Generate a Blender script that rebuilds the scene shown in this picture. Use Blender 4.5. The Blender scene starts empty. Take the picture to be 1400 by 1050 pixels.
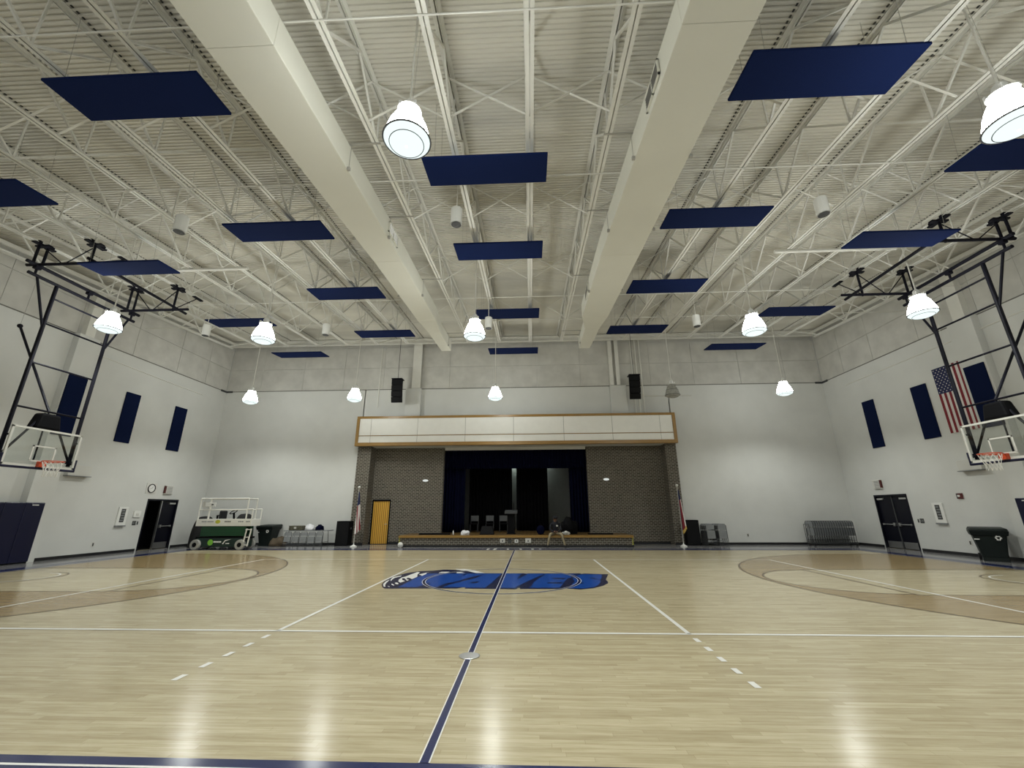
import bpy, math, random
from mathutils import Vector, Matrix, noise as mnoise
from mathutils.geometry import tessellate_polygon
random.seed(7)
PI = math.pi
sc = bpy.context.scene
COL = sc.collection

# ---------------------------------------------------------------- camera
CX, CY, CZ = 0.763, -6.774, 1.6566
YAW, PITCH, ROLL, FPX = -0.04271, 0.29564, -0.00384, 569.557
cam_data = bpy.data.cameras.new('camera'); cam = bpy.data.objects.new('camera', cam_data); COL.objects.link(cam)
cam_data.sensor_width = 36.0; cam_data.lens = FPX / 1400 * 36.0
cam_data.clip_start = 0.05; cam_data.clip_end = 200
_f = Vector((math.sin(YAW)*math.cos(PITCH), math.cos(YAW)*math.cos(PITCH), math.sin(PITCH)))
_r = Vector((math.cos(YAW), -math.sin(YAW), 0)); _u = _r.cross(_f)
_r2 = _r*math.cos(ROLL) + _u*math.sin(ROLL); _u2 = -_r*math.sin(ROLL) + _u*math.cos(ROLL)
M3 = Matrix((_r2, _u2, -_f)).transposed()
cam.matrix_world = Matrix.Translation((CX, CY, CZ)) @ M3.to_4x4()
sc.camera = cam

# ---------------------------------------------------------------- world, exposure
w = bpy.data.worlds.new('world'); sc.world = w; w.use_nodes = True
w.node_tree.nodes['Background'].inputs[0].default_value = (0.9, 0.95, 1, 1)
w.node_tree.nodes['Background'].inputs[1].default_value = 0.02
sc.view_settings.view_transform = 'Standard'; sc.view_settings.look = 'None'
sc.view_settings.gamma = 1.0; sc.view_settings.use_curve_mapping = False
sc.view_settings.exposure = -0.06
LAMP_GLOW = 40.0          # radiance of a lit acrylic refractor
LAMP_SPOT = 600.0         # downlight of each high bay (W)
LAMP_COL = (0.965, 1.0, 0.955)
LAMPS = [(-0.95,-2.09),(7.62,-1.96),(-12.36,4.62,7.34),(-7.54,4.95),(-0.89,5.02),(7.58,5.09),(11.83,4.32,7.10),
         (-12.87,12.37),(-7.65,12.27),(-0.86,12.39),(12.55,12.27),(7.47,12.35)]
LAMP_OFF = 11
ADDED_LAMPS = [(-8.6,-8.2),(0.0,-8.2),(8.6,-8.2)]  # added out of view to brighten the near floor
LAMP_Z = 7.0

# ---------------------------------------------------------------- helpers
def lin(c): return c/12.92 if c <= 0.04045 else ((c+0.055)/1.055)**2.4
def srgb(r, g, b): return (lin(r/255), lin(g/255), lin(b/255), 1)

def mat(name, col, rough=0.6, metal=0.0, var=0.06, scale=3.0, bump=0.0, spec=0.5, emit=None, stretch=(1,1,1), coat=0.0):
    m = bpy.data.materials.new(name); m.use_nodes = True
    nt = m.node_tree; b = nt.nodes['Principled BSDF']
    b.inputs['Roughness'].default_value = rough; b.inputs['Metallic'].default_value = metal
    b.inputs['Specular IOR Level'].default_value = spec
    if coat: b.inputs['Coat Weight'].default_value = coat; b.inputs['Coat Roughness'].default_value = 0.12
    tc = nt.nodes.new('ShaderNodeTexCoord'); mp = nt.nodes.new('ShaderNodeMapping'); mp.inputs['Scale'].default_value = stretch
    nz = nt.nodes.new('ShaderNodeTexNoise'); nz.inputs['Scale'].default_value = scale; nz.inputs['Detail'].default_value = 5
    nt.links.new(tc.outputs['Object'], mp.inputs[0]); nt.links.new(mp.outputs[0], nz.inputs[0])
    rp = nt.nodes.new('ShaderNodeValToRGB')
    c = Vector(col[:3])
    rp.color_ramp.elements[0].position = 0.3; rp.color_ramp.elements[1].position = 0.7
    rp.color_ramp.elements[0].color = (*(c*(1-var)), 1); rp.color_ramp.elements[1].color = (*[min(1, x) for x in c*(1+var)], 1)
    nt.links.new(nz.outputs[0], rp.inputs[0]); nt.links.new(rp.outputs[0], b.inputs['Base Color'])
    if bump:
        bp = nt.nodes.new('ShaderNodeBump'); bp.inputs['Strength'].default_value = bump; bp.inputs['Distance'].default_value = 0.01
        nt.links.new(nz.outputs[0], bp.inputs['Height']); nt.links.new(bp.outputs[0], b.inputs['Normal'])
    if emit: b.inputs['Emission Color'].default_value = (*col[:3], 1); b.inputs['Emission Strength'].default_value = emit
    return m

def brick_mat(name, plane, c1, c2, cm, bw, bh, mortar, rough, bump=0.3, grain=None, coat=0.0, bias=0.0):
    m = bpy.data.materials.new(name); m.use_nodes = True
    nt = m.node_tree; b = nt.nodes['Principled BSDF']; b.inputs['Roughness'].default_value = rough; b.inputs['Specular IOR Level'].default_value = 0.30
    if coat: b.inputs['Coat Weight'].default_value = coat; b.inputs['Coat Roughness'].default_value = 0.1
    tc = nt.nodes.new('ShaderNodeTexCoord'); sp = nt.nodes.new('ShaderNodeSeparateXYZ'); cb = nt.nodes.new('ShaderNodeCombineXYZ')
    nt.links.new(tc.outputs['Object'], sp.inputs[0])
    if plane == 'wall':
        ad = nt.nodes.new('ShaderNodeMath'); ad.operation = 'ADD'
        nt.links.new(sp.outputs[0], ad.inputs[0]); nt.links.new(sp.outputs[1], ad.inputs[1])
        nt.links.new(ad.outputs[0], cb.inputs[0]); nt.links.new(sp.outputs[2], cb.inputs[1])
    else:                                   # strip floor: every row of boards is shifted at random
        dv = nt.nodes.new('ShaderNodeMath'); dv.operation = 'DIVIDE'; dv.inputs[1].default_value = bh
        fl = nt.nodes.new('ShaderNodeMath'); fl.operation = 'FLOOR'
        wn = nt.nodes.new('ShaderNodeTexWhiteNoise'); wn.noise_dimensions = '1D'
        ma = nt.nodes.new('ShaderNodeMath'); ma.operation = 'MULTIPLY_ADD'; ma.inputs[1].default_value = 9.0
        nt.links.new(sp.outputs[1], dv.inputs[0]); nt.links.new(dv.outputs[0], fl.inputs[0]); nt.links.new(fl.outputs[0], wn.inputs['W'])
        nt.links.new(wn.outputs['Value'], ma.inputs[0]); nt.links.new(sp.outputs[0], ma.inputs[2])
        nt.links.new(ma.outputs[0], cb.inputs[0]); nt.links.new(sp.outputs[1], cb.inputs[1])
    bk = nt.nodes.new('ShaderNodeTexBrick'); bk.offset = 0.5 if plane == 'wall' else 0.0; nt.links.new(cb.outputs[0], bk.inputs['Vector'])
    bk.inputs['Scale'].default_value = 1.0; bk.inputs['Brick Width'].default_value = bw; bk.inputs['Row Height'].default_value = bh
    bk.inputs['Mortar Size'].default_value = mortar; bk.inputs['Mortar Smooth'].default_value = 0.2; bk.inputs['Bias'].default_value = bias
    bk.inputs['Color1'].default_value = c1; bk.inputs['Color2'].default_value = c2; bk.inputs['Mortar'].default_value = cm
    out = bk.outputs['Color']
    if grain:
        mp = nt.nodes.new('ShaderNodeMapping'); mp.inputs['Scale'].default_value = grain
        nz = nt.nodes.new('ShaderNodeTexNoise'); nz.inputs['Scale'].default_value = 1; nz.inputs['Detail'].default_value = 6; nz.inputs['Roughness'].default_value = 0.65
        nt.links.new(tc.outputs['Object'], mp.inputs[0]); nt.links.new(mp.outputs[0], nz.inputs[0])
        rp = nt.nodes.new('ShaderNodeValToRGB'); rp.color_ramp.elements[0].position = 0.3; rp.color_ramp.elements[1].position = 0.62
        rp.color_ramp.elements[0].color = (0.70, 0.66, 0.58, 1); rp.color_ramp.elements[1].color = (1, 1, 1, 1)
        nt.links.new(nz.outputs[0], rp.inputs[0])
        mx = nt.nodes.new('ShaderNodeMix'); mx.data_type = 'RGBA'; mx.blend_type = 'MULTIPLY'; mx.inputs['Factor'].default_value = 0.8
        nt.links.new(out, mx.inputs['A']); nt.links.new(rp.outputs[0], mx.inputs['B']); out = mx.outputs['Result']
    nt.links.new(out, b.inputs['Base Color'])
    if bump:
        bp = nt.nodes.new('ShaderNodeBump'); bp.inputs['Strength'].default_value = bump; bp.inputs['Distance'].default_value = 0.006; bp.invert = True
        nt.links.new(bk.outputs['Fac'], bp.inputs['Height']); nt.links.new(bp.outputs[0], b.inputs['Normal'])
    return m

def wave_mat(name, ca, cb_, scale, dist, rough, stretch=(1,1,1)):
    m = bpy.data.materials.new(name); m.use_nodes = True
    nt = m.node_tree; b = nt.nodes['Principled BSDF']; b.inputs['Roughness'].default_value = rough
    tc = nt.nodes.new('ShaderNodeTexCoord'); mp = nt.nodes.new('ShaderNodeMapping'); mp.inputs['Scale'].default_value = stretch
    wv = nt.nodes.new('ShaderNodeTexWave'); wv.inputs['Scale'].default_value = scale; wv.inputs['Distortion'].default_value = dist
    wv.inputs['Detail'].default_value = 3; wv.inputs['Detail Scale'].default_value = 0.6
    rp = nt.nodes.new('ShaderNodeValToRGB'); rp.color_ramp.elements[0].color = ca; rp.color_ramp.elements[1].color = cb_
    nt.links.new(tc.outputs['Object'], mp.inputs[0]); nt.links.new(mp.outputs[0], wv.inputs[0])
    nt.links.new(wv.outputs[0], rp.inputs[0]); nt.links.new(rp.outputs[0], b.inputs['Base Color'])
    return m

def emission(name, col, s):
    m = bpy.data.materials.new(name); m.use_nodes = True; nt = m.node_tree
    nt.nodes.remove(nt.nodes['Principled BSDF'])
    e = nt.nodes.new('ShaderNodeEmission'); e.inputs[0].default_value = (*col, 1); e.inputs[1].default_value = s
    nt.links.new(e.outputs[0], nt.nodes['Material Output'].inputs[0]); return m

def glass_mat(name, col, alpha, rough=0.05):
    m = bpy.data.materials.new(name); m.use_nodes = True; nt = m.node_tree
    nt.nodes.remove(nt.nodes['Principled BSDF'])
    t = nt.nodes.new('ShaderNodeBsdfTransparent'); t.inputs[0].default_value = col
    g = nt.nodes.new('ShaderNodeBsdfGlossy'); g.inputs['Roughness'].default_value = rough
    mx = nt.nodes.new('ShaderNodeMixShader'); mx.inputs[0].default_value = alpha
    nt.links.new(t.outputs[0], mx.inputs[1]); nt.links.new(g.outputs[0], mx.inputs[2])
    nt.links.new(mx.outputs[0], nt.nodes['Material Output'].inputs[0]); return m

class MB:
    def __init__(s): s.v = []; s.f = []
    def add(s, vs, fs):
        n = len(s.v); s.v += [tuple(x) for x in vs]; s.f += [[i+n for i in q] for q in fs]; return s
    def box(s, x0, x1, y0, y1, z0, z1):
        return s.add([(x0,y0,z0),(x1,y0,z0),(x1,y1,z0),(x0,y1,z0),(x0,y0,z1),(x1,y0,z1),(x1,y1,z1),(x0,y1,z1)],
                     [(0,3,2,1),(4,5,6,7),(0,1,5,4),(1,2,6,5),(2,3,7,6),(3,0,4,7)])
    def hexa(s, bot, top):
        return s.add(list(bot)+list(top), [(0,3,2,1),(4,5,6,7),(0,1,5,4),(1,2,6,5),(2,3,7,6),(3,0,4,7)])
    def bar(s, p, q, w, h=None, up=(0,0,1)):
        p, q = Vector(p), Vector(q); h = h or w; d = (q-p).normalized(); u = Vector(up)
        if abs(d.dot(u)) > 0.98: u = Vector((0,1,0))
        a = d.cross(u).normalized()*w/2; b = a.cross(d).normalized()*h/2
        vs = [p-a-b, p+a-b, p+a+b, p-a+b, q-a-b, q+a-b, q+a+b, q-a+b]
        return s.add(vs, [(0,3,2,1),(4,5,6,7),(0,1,5,4),(1,2,6,5),(2,3,7,6),(3,0,4,7)])
    def tube(s, p, q, r, n=8, r2=None):
        p, q = Vector(p), Vector(q); r2 = r if r2 is None else r2; d = (q-p).normalized(); u = Vector((0,0,1))
        if abs(d.dot(u)) > 0.98: u = Vector((0,1,0))
        a = d.cross(u).normalized(); b = a.cross(d)
        vs = [p+(a*math.cos(2*PI*i/n)+b*math.sin(2*PI*i/n))*r for i in range(n)]+[q+(a*math.cos(2*PI*i/n)+b*math.sin(2*PI*i/n))*r2 for i in range(n)]
        fs = [(i, (i+1) % n, n+(i+1) % n, n+i) for i in range(n)] + [tuple(range(n))[::-1], tuple(range(n, 2*n))]
        return s.add(vs, fs)
    def path(s, pts, r, n=8):
        for a, b in zip(pts, pts[1:]): s.tube(a, b, r, n)
        return s
    def lathe(s, prof, c=(0,0,0), n=16, cap=True):
        vs = []; fs = []
        for r, z in prof:
            for i in range(n): vs.append((c[0]+r*math.cos(2*PI*i/n), c[1]+r*math.sin(2*PI*i/n), c[2]+z))
        for k in range(len(prof)-1):
            for i in range(n):
                j = (i+1) % n; fs.append((k*n+i, k*n+j, (k+1)*n+j, (k+1)*n+i))
        if cap: fs += [tuple(range(n))[::-1], tuple(range((len(prof)-1)*n, len(prof)*n))]
        return s.add(vs, fs)
    def torus(s, c, R, r, n=20, k=6, axis='z'):
        vs = []; fs = []
        for i in range(n):
            a = 2*PI*i/n
            for j in range(k):
                b = 2*PI*j/k; x = (R+r*math.cos(b))*math.cos(a); y = (R+r*math.cos(b))*math.sin(a); z = r*math.sin(b)
                if axis == 'x': x, y, z = z, x, y
                if axis == 'y': x, y, z = x, z, y
                vs.append((c[0]+x, c[1]+y, c[2]+z))
        for i in range(n):
            for j in range(k): fs.append((i*k+j, ((i+1) % n)*k+j, ((i+1) % n)*k+(j+1) % k, i*k+(j+1) % k))
        return s.add(vs, fs)
    def poly(s, pts, z):                       # flat polygon facing up
        v3 = [Vector((x, y, z)) for x, y in pts]; tri = tessellate_polygon([v3])
        fs = []
        for a, b, c in tri:
            n = (v3[b]-v3[a]).cross(v3[c]-v3[a]).z
            fs.append((a, b, c) if n > 0 else (a, c, b))
        return s.add(v3, fs)
    def ring(s, c, r0, r1, z, n=64, a0=0, a1=2*PI):
        vs = []
        for i in range(n+1):
            a = a0+(a1-a0)*i/n
            vs += [(c[0]+r0*math.cos(a), c[1]+r0*math.sin(a), z), (c[0]+r1*math.cos(a), c[1]+r1*math.sin(a), z)]
        return s.add(vs, [(2*i, 2*i+1, 2*i+3, 2*i+2) for i in range(n)])
    def rect(s, x0, x1, y0, y1, z): return s.add([(x0,y0,z),(x1,y0,z),(x1,y1,z),(x0,y1,z)], [(0,1,2,3)])
    def sheet(s, fn, nu, nv, thick=None):       # fn(u,v)->xyz
        vs = [fn(i/nu, j/nv) for j in range(nv+1) for i in range(nu+1)]
        return s.add(vs, [(j*(nu+1)+i, j*(nu+1)+i+1, (j+1)*(nu+1)+i+1, (j+1)*(nu+1)+i) for j in range(nv) for i in range(nu)])
    def ball(s, c, r, n=14, m=9, sc_=(1,1,1)):
        return s.lathe([(max(1e-4, r*math.sin(PI*k/m)), -r*math.cos(PI*k/m)) for k in range(m+1)], (0,0,0), n) if False else s._ball(c, r, n, m, sc_)
    def _ball(s, c, r, n, m, k3):
        vs = []; fs = []
        for k in range(m+1):
            for i in range(n):
                rr = max(1e-4, math.sin(PI*k/m))
                vs.append((c[0]+k3[0]*r*rr*math.cos(2*PI*i/n), c[1]+k3[1]*r*rr*math.sin(2*PI*i/n), c[2]-k3[2]*r*math.cos(PI*k/m)))
        for k in range(m):
            for i in range(n): fs.append((k*n+i, k*n+(i+1) % n, (k+1)*n+(i+1) % n, (k+1)*n+i))
        return s.add(vs, fs)
    def build(s, name, m, parent=None, smooth=False, bevel=0, mats=None, idx=None):
        me = bpy.data.meshes.new(name); me.from_pydata(s.v, [], s.f)
        for x in (mats or [m]): me.materials.append(x)
        if idx: me.polygons.foreach_set('material_index', idx)
        if smooth: me.polygons.foreach_set('use_smooth', [True]*len(me.polygons))
        me.update()
        o = bpy.data.objects.new(name, me); COL.objects.link(o)
        if parent: o.parent = parent
        if bevel:
            b = o.modifiers.new('bevel', 'BEVEL'); b.width = bevel; b.segments = 2; b.limit_method = 'ANGLE'
        return o

def tag(o, label=None, cat=None, group=None, kind=None):
    if label: o['label'] = label
    if cat: o['category'] = cat
    if group: o['group'] = group
    if kind: o['kind'] = kind
    return o
def thing(name, label, cat, loc=(0,0,0), rz=0, group=None):
    o = bpy.data.objects.new(name, None); COL.objects.link(o); o.location = loc; o.rotation_euler = (0,0,rz)
    o.empty_display_size = 0.1
    return tag(o, label, cat, group)
def structure(o, label=None): o['kind'] = 'structure'; (label and o.__setitem__('label', label)); return o
def dup(root, loc, rz, label, group=None):
    r = root.copy(); COL.objects.link(r); r.location = loc; r.rotation_euler = (0,0,rz); r['label'] = label
    if group: r['group'] = group
    for ch in list(root.children):
        c = ch.copy(); COL.objects.link(c); c.parent = r
        for g in list(ch.children):
            d = g.copy(); COL.objects.link(d); d.parent = c
    return r
ORD = ['first','second','third','fourth','fifth','sixth','seventh','eighth','ninth','tenth','eleventh','twelfth','thirteenth','fourteenth','fifteenth','sixteenth','seventeenth','eighteenth','nineteenth','twentieth']

# ---------------------------------------------------------------- materials
M = {}
M['wall'] = mat('painted_wall', (0.635,0.638,0.615), 0.75, var=0.03, scale=1.2)
M['upper'] = mat('raw_precast', (0.55,0.54,0.505), 0.85, var=0.10, scale=1.6, bump=0.15)
M['joint'] = mat('joint_dark', (0.16,0.155,0.14), 0.9)  # plain dark colour of the wall joint strips
M['deck'] = mat('painted_deck', (0.70,0.68,0.61), 0.6, var=0.10, scale=1.3, stretch=(0.25,1,1))
M['steel'] = mat('white_steel', (0.74,0.73,0.68), 0.5, var=0.03)
M['duct'] = mat('painted_duct', (0.72,0.71,0.63), 0.55, var=0.03, scale=0.8)
M['rod'] = mat('galvanised_rod', (0.42,0.41,0.38), 0.45, metal=0.4)
M['navy'] = mat('navy_fabric', srgb(17,31,72), 0.95, var=0.05, scale=40, bump=0.2, spec=0.1)
M['navywall'] = mat('navy_felt', srgb(13,24,56), 0.95, var=0.05, scale=40, bump=0.2, spec=0.1)
M['pad'] = mat('navy_vinyl', srgb(10,14,46), 0.35, var=0.05)
WOOD = (0.62,0.55,0.375,1); WOOD2 = (0.50,0.43,0.28,1)
M['floor'] = brick_mat('maple_strip', 'floor', WOOD, WOOD2, (0.40,0.32,0.20,1), 0.9, 0.057, 0.0013, 0.19, 0.05, grain=(2.2,26,1))
M['stain'] = brick_mat('stained_maple', 'floor', (0.41,0.31,0.165,1), (0.34,0.25,0.125,1), (0.2,0.14,0.07,1), 1.1, 0.057, 0.0013, 0.19, 0.05, grain=(2.2,26,1))
M['stainline'] = mat('brown_line', srgb(92,74,50), 0.3)
M['navyline'] = mat('navy_floor_paint', srgb(33,42,88), 0.17, var=0.05, scale=2)
M['navylogo'] = mat('dark_navy_floor_paint', srgb(22,30,66), 0.22, var=0.05)
M['bluelogo'] = mat('royal_blue_floor_paint', srgb(22,74,160), 0.22, var=0.05)
M['whiteline'] = mat('white_floor_paint', (0.88,0.87,0.83), 0.25, var=0.02)
M['greyfloor'] = mat('grey_border_paint', (0.27,0.265,0.27), 0.13, var=0.08, scale=2)
M['base'] = mat('black_vinyl_base', (0.012,0.012,0.014), 0.4)
M['brick'] = brick_mat('grey_brick', 'wall', srgb(84,78,69), srgb(60,56,50), srgb(150,145,134), 0.215, 0.082, 0.011, 0.85, 0.6, bias=-0.1)
M['oak'] = mat('oak_trim', srgb(150,115,56), 0.32, var=0.16, scale=3, stretch=(1,6,14))
M['fasciaback'] = mat('fascia_joint', (0.33,0.325,0.30), 0.8)
M['fascia'] = mat('white_fascia', (0.88,0.87,0.83), 0.55, var=0.02)
M['wooddoor'] = wave_mat('birch_door', srgb(238,190,84), srgb(160,108,34), 0.55, 2.2, 0.35, (5.5,1,0.9))
M['stagewood'] = wave_mat('stage_oak', srgb(112,88,50), srgb(88,66,36), 1.5, 3, 0.4, (1,1,1))
M['black'] = mat('black_plastic', (0.006,0.006,0.007), 0.65, spec=0.06)
M['blacksteel'] = mat('black_steel', (0.007,0.007,0.012), 0.5, spec=0.12)
M['rubber'] = mat('black_rubber', (0.011,0.011,0.012), 0.8)
M['darkgrey'] = mat('dark_grey', (0.05,0.052,0.055), 0.6)
M['grille'] = mat('speaker_grille', (0.008,0.008,0.009), 0.8, spec=0.15, var=0.3, scale=90, bump=0.4)
M['curtain'] = mat('navy_curtain', srgb(9,12,34), 0.95, spec=0.05)
M['blackcurtain'] = mat('black_curtain', (0.004,0.004,0.005), 0.95, spec=0.03)
M['chrome'] = mat('satin_metal', (0.55,0.55,0.55), 0.3, metal=0.9)
M['doornavy'] = mat('dark_navy_door', srgb(10,11,24), 0.45, spec=0.25)
M['white'] = mat('white_plastic', (0.78,0.78,0.75), 0.4, var=0.02)
M['offwhite'] = mat('off_white_plastic', (0.62,0.61,0.57), 0.5, var=0.02)
M['whitepaint'] = mat('white_enamel', (0.78,0.77,0.72), 0.4, var=0.04)
M['green'] = mat('green_enamel', srgb(22,72,42), 0.4, var=0.08)
M['darkgreen'] = mat('dark_green_enamel', srgb(16,40,34), 0.45)
M['lime'] = mat('lime_decal', srgb(120,185,60), 0.5)
M['yellow'] = mat('yellow_decal', srgb(190,190,60), 0.5)
M['ink'] = mat('dark_print', (0.05,0.05,0.05), 0.6)
M['tyre'] = mat('grey_solid_tyre', (0.36,0.355,0.33), 0.7)
M['bin'] = mat('black_green_bin', (0.009,0.014,0.013), 0.5, spec=0.25)
M['steelgrey'] = mat('grey_chair_steel', (0.25,0.26,0.265), 0.38, metal=0.2, var=0.1)
M['chairdark'] = mat('dark_chair_steel', (0.055,0.058,0.062), 0.45, metal=0.3)
M['orange'] = mat('orange_rim', srgb(196,74,38), 0.4)
M['net'] = mat('white_net', (0.75,0.74,0.70), 0.8)
M['glass'] = glass_mat('board_glass', (0.93,0.95,0.94,1), 0.05)
M['red'] = mat('flag_red', srgb(122,28,40), 0.8)
M['flagwhite'] = mat('flag_white', (0.72,0.68,0.66), 0.8)
M['flagblue'] = mat('flag_blue', srgb(24,32,74), 0.8)
M['gold'] = mat('gold_fringe', srgb(190,160,80), 0.5)
M['redprint'] = mat('red_print', srgb(84,26,26), 0.5)
M['skin'] = mat('skin', srgb(120,86,66), 0.55)
M['hood'] = mat('dark_hoodie', (0.012,0.013,0.020), 0.9)
M['khaki'] = mat('khaki_trousers', srgb(150,138,112), 0.85, var=0.1, scale=12)
M['cloth'] = mat('white_cloth', (0.75,0.75,0.78), 0.9)
M['camo'] = mat('camouflage_cloth', srgb(84,82,66), 0.9, var=0.6, scale=18)
M['brown'] = mat('brown_cloth', srgb(96,84,68), 0.9, var=0.2)
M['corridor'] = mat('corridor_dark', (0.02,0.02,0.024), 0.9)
M['stagewall'] = mat('stage_grey_wall', (0.36,0.37,0.36), 0.8)
M['glow'] = emission('lit_acrylic', LAMP_COL, LAMP_GLOW)
M['lens'] = emission('lit_lens', (0.88,0.99,0.97), 1.12)
M['guard'] = mat('dark_guard_wire', (0.10,0.10,0.11), 0.4)
M['slot'] = mat('flute_shade_dark', (0.05,0.05,0.045), 0.9)  # shade in the deck flutes, put in as a dark colour
M['unlit'] = mat('unlit_acrylic', (0.36,0.36,0.33), 0.25, var=0.15, scale=14)
M['ballast'] = mat('white_ballast', (0.80,0.80,0.78), 0.4)
M['tubeglow'] = emission('stage_tube', (0.85,1.0,0.9), 24.0)
M['sconce'] = emission('sconce_glow', (0.95,1.0,0.95), 0.75)
M['volley'] = mat('white_leather', (0.78,0.77,0.73), 0.5)

# ================================================================ SETTING
WX, WY, FY = 16.9, 15.9, -10.0            # side walls, stage wall, wall behind the camera
SL = 0.08
def zb(y): return 8.942 + SL*y            # underside of the joists (roof slopes up towards the stage)
def zt(y): return zb(y) + 1.09            # underside of the top chord
def zdeck(y): return zt(y) + 0.085
ZJ = 8.345                                # joint between lower wall and upper precast panels
STX0, STX1 = -4.05, 3.86                  # stage opening
BX0, BX1 = -8.66, 8.50                    # brick surround

# floor
flo = structure(MB().box(-WX-0.3, WX+0.3, FY-0.3, WY+0.1, -0.2, 0).build('floor', M['floor']))
def paint(name, m, z=0.002, label=None):
    mb = MB(); mb._n = name; mb._m = M[m]; mb._z = z; mb._l = label; return mb
def done(mb):
    o = mb.build(mb._n, mb._m, flo)
    if mb._l: o['label'] = mb._l
    return o
CXB, CY0, CY1 = 14.6, -3.31, 12.85
NB = 0.70
p = paint('grey_border', 'greyfloor')
p.rect(-WX, WX, CY1+NB, WY, .0015); p.rect(-WX, WX, FY, CY0-NB-0.6, .0015)
p.rect(-WX, -CXB-NB, CY0-NB-.6, CY1+NB, .0015); p.rect(CXB+NB, WX, CY0-NB-.6, CY1+NB, .0015); done(p)
for nm, a in (('far', (-CXB-NB, CXB+NB, CY1, CY1+NB)), ('near', (-CXB-NB, CXB+NB, CY0-NB-.6, CY0)), ('left', (-CXB-NB, -CXB, CY0, CY1)), ('right', (CXB, CXB+NB, CY0, CY1))):
    p = paint('navy_border', 'navyline', label='navy painted border band'); p.rect(*a, .0022); done(p)
p = paint('border_line', 'whiteline', label='thin white line inside the navy border')
p.rect(-CXB-.12, CXB+.12, CY0-.125, CY0-.10, .0036); p.rect(-CXB-.12, CXB+.12, CY1+.10, CY1+.125, .0036)
for s in (-1, 1): p.rect(s*(CXB+.11)-.0125, s*(CXB+.11)+.0125, CY0-.1, CY1+.1, .0036)
done(p)
KY, KH, FTX, FTR, BKX, R3 = 4.77, 1.92, 8.55, 1.84, 13.1, 6.55
for s in (-1, 1):
    # stained zone between the three point arc and the lane
    p = paint('stained_zone', 'stain', label='darker stained maple inside the three point arc'); n = 150
    ys = [KY-R3+1e-4+(2*R3-2e-4)*i/n for i in range(n+1)]
    ys = sorted(ys+[KY-KH-1e-4, KY-KH+1e-4, KY+KH-1e-4, KY+KH+1e-4, KY-FTR, KY+FTR])
    def xo(y): return BKX-math.sqrt(max(0, R3*R3-(y-KY)**2))
    def xi(y):
        d = abs(y-KY)
        return FTX-math.sqrt(FTR*FTR-d*d) if d < FTR else (FTX if d < KH else CXB)
    for a, b in zip(ys, ys[1:]):
        q = [(s*xo(a), a, .0022), (s*xi(a), a, .0022), (s*xi(b), b, .0022), (s*xo(b), b, .0022)]
        p.add(q if s > 0 else q[::-1], [(0,1,2,3)])
    done(p)
    a0, a1 = (PI/2, 1.5*PI) if s > 0 else (-PI/2, PI/2)
    p = paint('three_point_line', 'stainline'); p.ring((s*BKX, KY), R3-.045, R3+.005, .0034, 90, a0, a1); done(p)
    for e in (-1, 1):
        pp = sorted((s*BKX, s*CXB)); yy = KY+e*R3
        p = paint('three_point_line', 'stainline'); p.rect(pp[0], pp[1], yy-.02, yy+.02, .0034); done(p)
        pp = sorted((s*FTX, s*CXB))
        p = paint('lane_line', 'stainline'); p.rect(pp[0], pp[1], KY+e*KH-.02, KY+e*KH+.02, .0034); done(p)
    p = paint('free_throw_arc', 'stainline'); p.ring((s*FTX, KY), FTR-.02, FTR+.03, .0034, 60, a0, a1); done(p)
    p = paint('free_throw_line', 'stainline'); p.rect(s*FTX-.025, s*FTX+.025, KY-KH, KY+KH, .0034); done(p)
    p = paint('restricted_arc', 'stainline'); p.ring((s*13.02, KY), .98, 1.02, .0034, 40, a0, a1); done(p)
    p = paint('restricted_arc', 'whiteline'); p.ring((s*13.02, KY), .82, .86, .0034, 40, a0, a1); done(p)
VY0, VY1, VX, AX = -0.09, 9.2, 8.97, 2.94
p = paint('volleyball_sideline', 'whiteline'); p.rect(-VX, VX, VY0-.034, VY0+.034, .004); done(p)
p = paint('volleyball_sideline', 'whiteline'); p.rect(-VX, VX, VY1-.025, VY1+.025, .004); done(p)
for s in (-1, 1):
    p = paint('volleyball_end_line', 'whiteline'); p.rect(s*VX-.032, s*VX+.032, VY0, VY1, .004); done(p)
    p = paint('attack_line', 'whiteline'); p.rect(s*AX-.032, s*AX+.032, VY0, VY1, .004); done(p)
    for k in range(5):
        y1 = VY0-.21-k*.372
        p = paint('attack_line_dash', 'whiteline'); p.rect(s*AX-.033, s*AX+.033, y1-.16, y1, .004); done(p)
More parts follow.
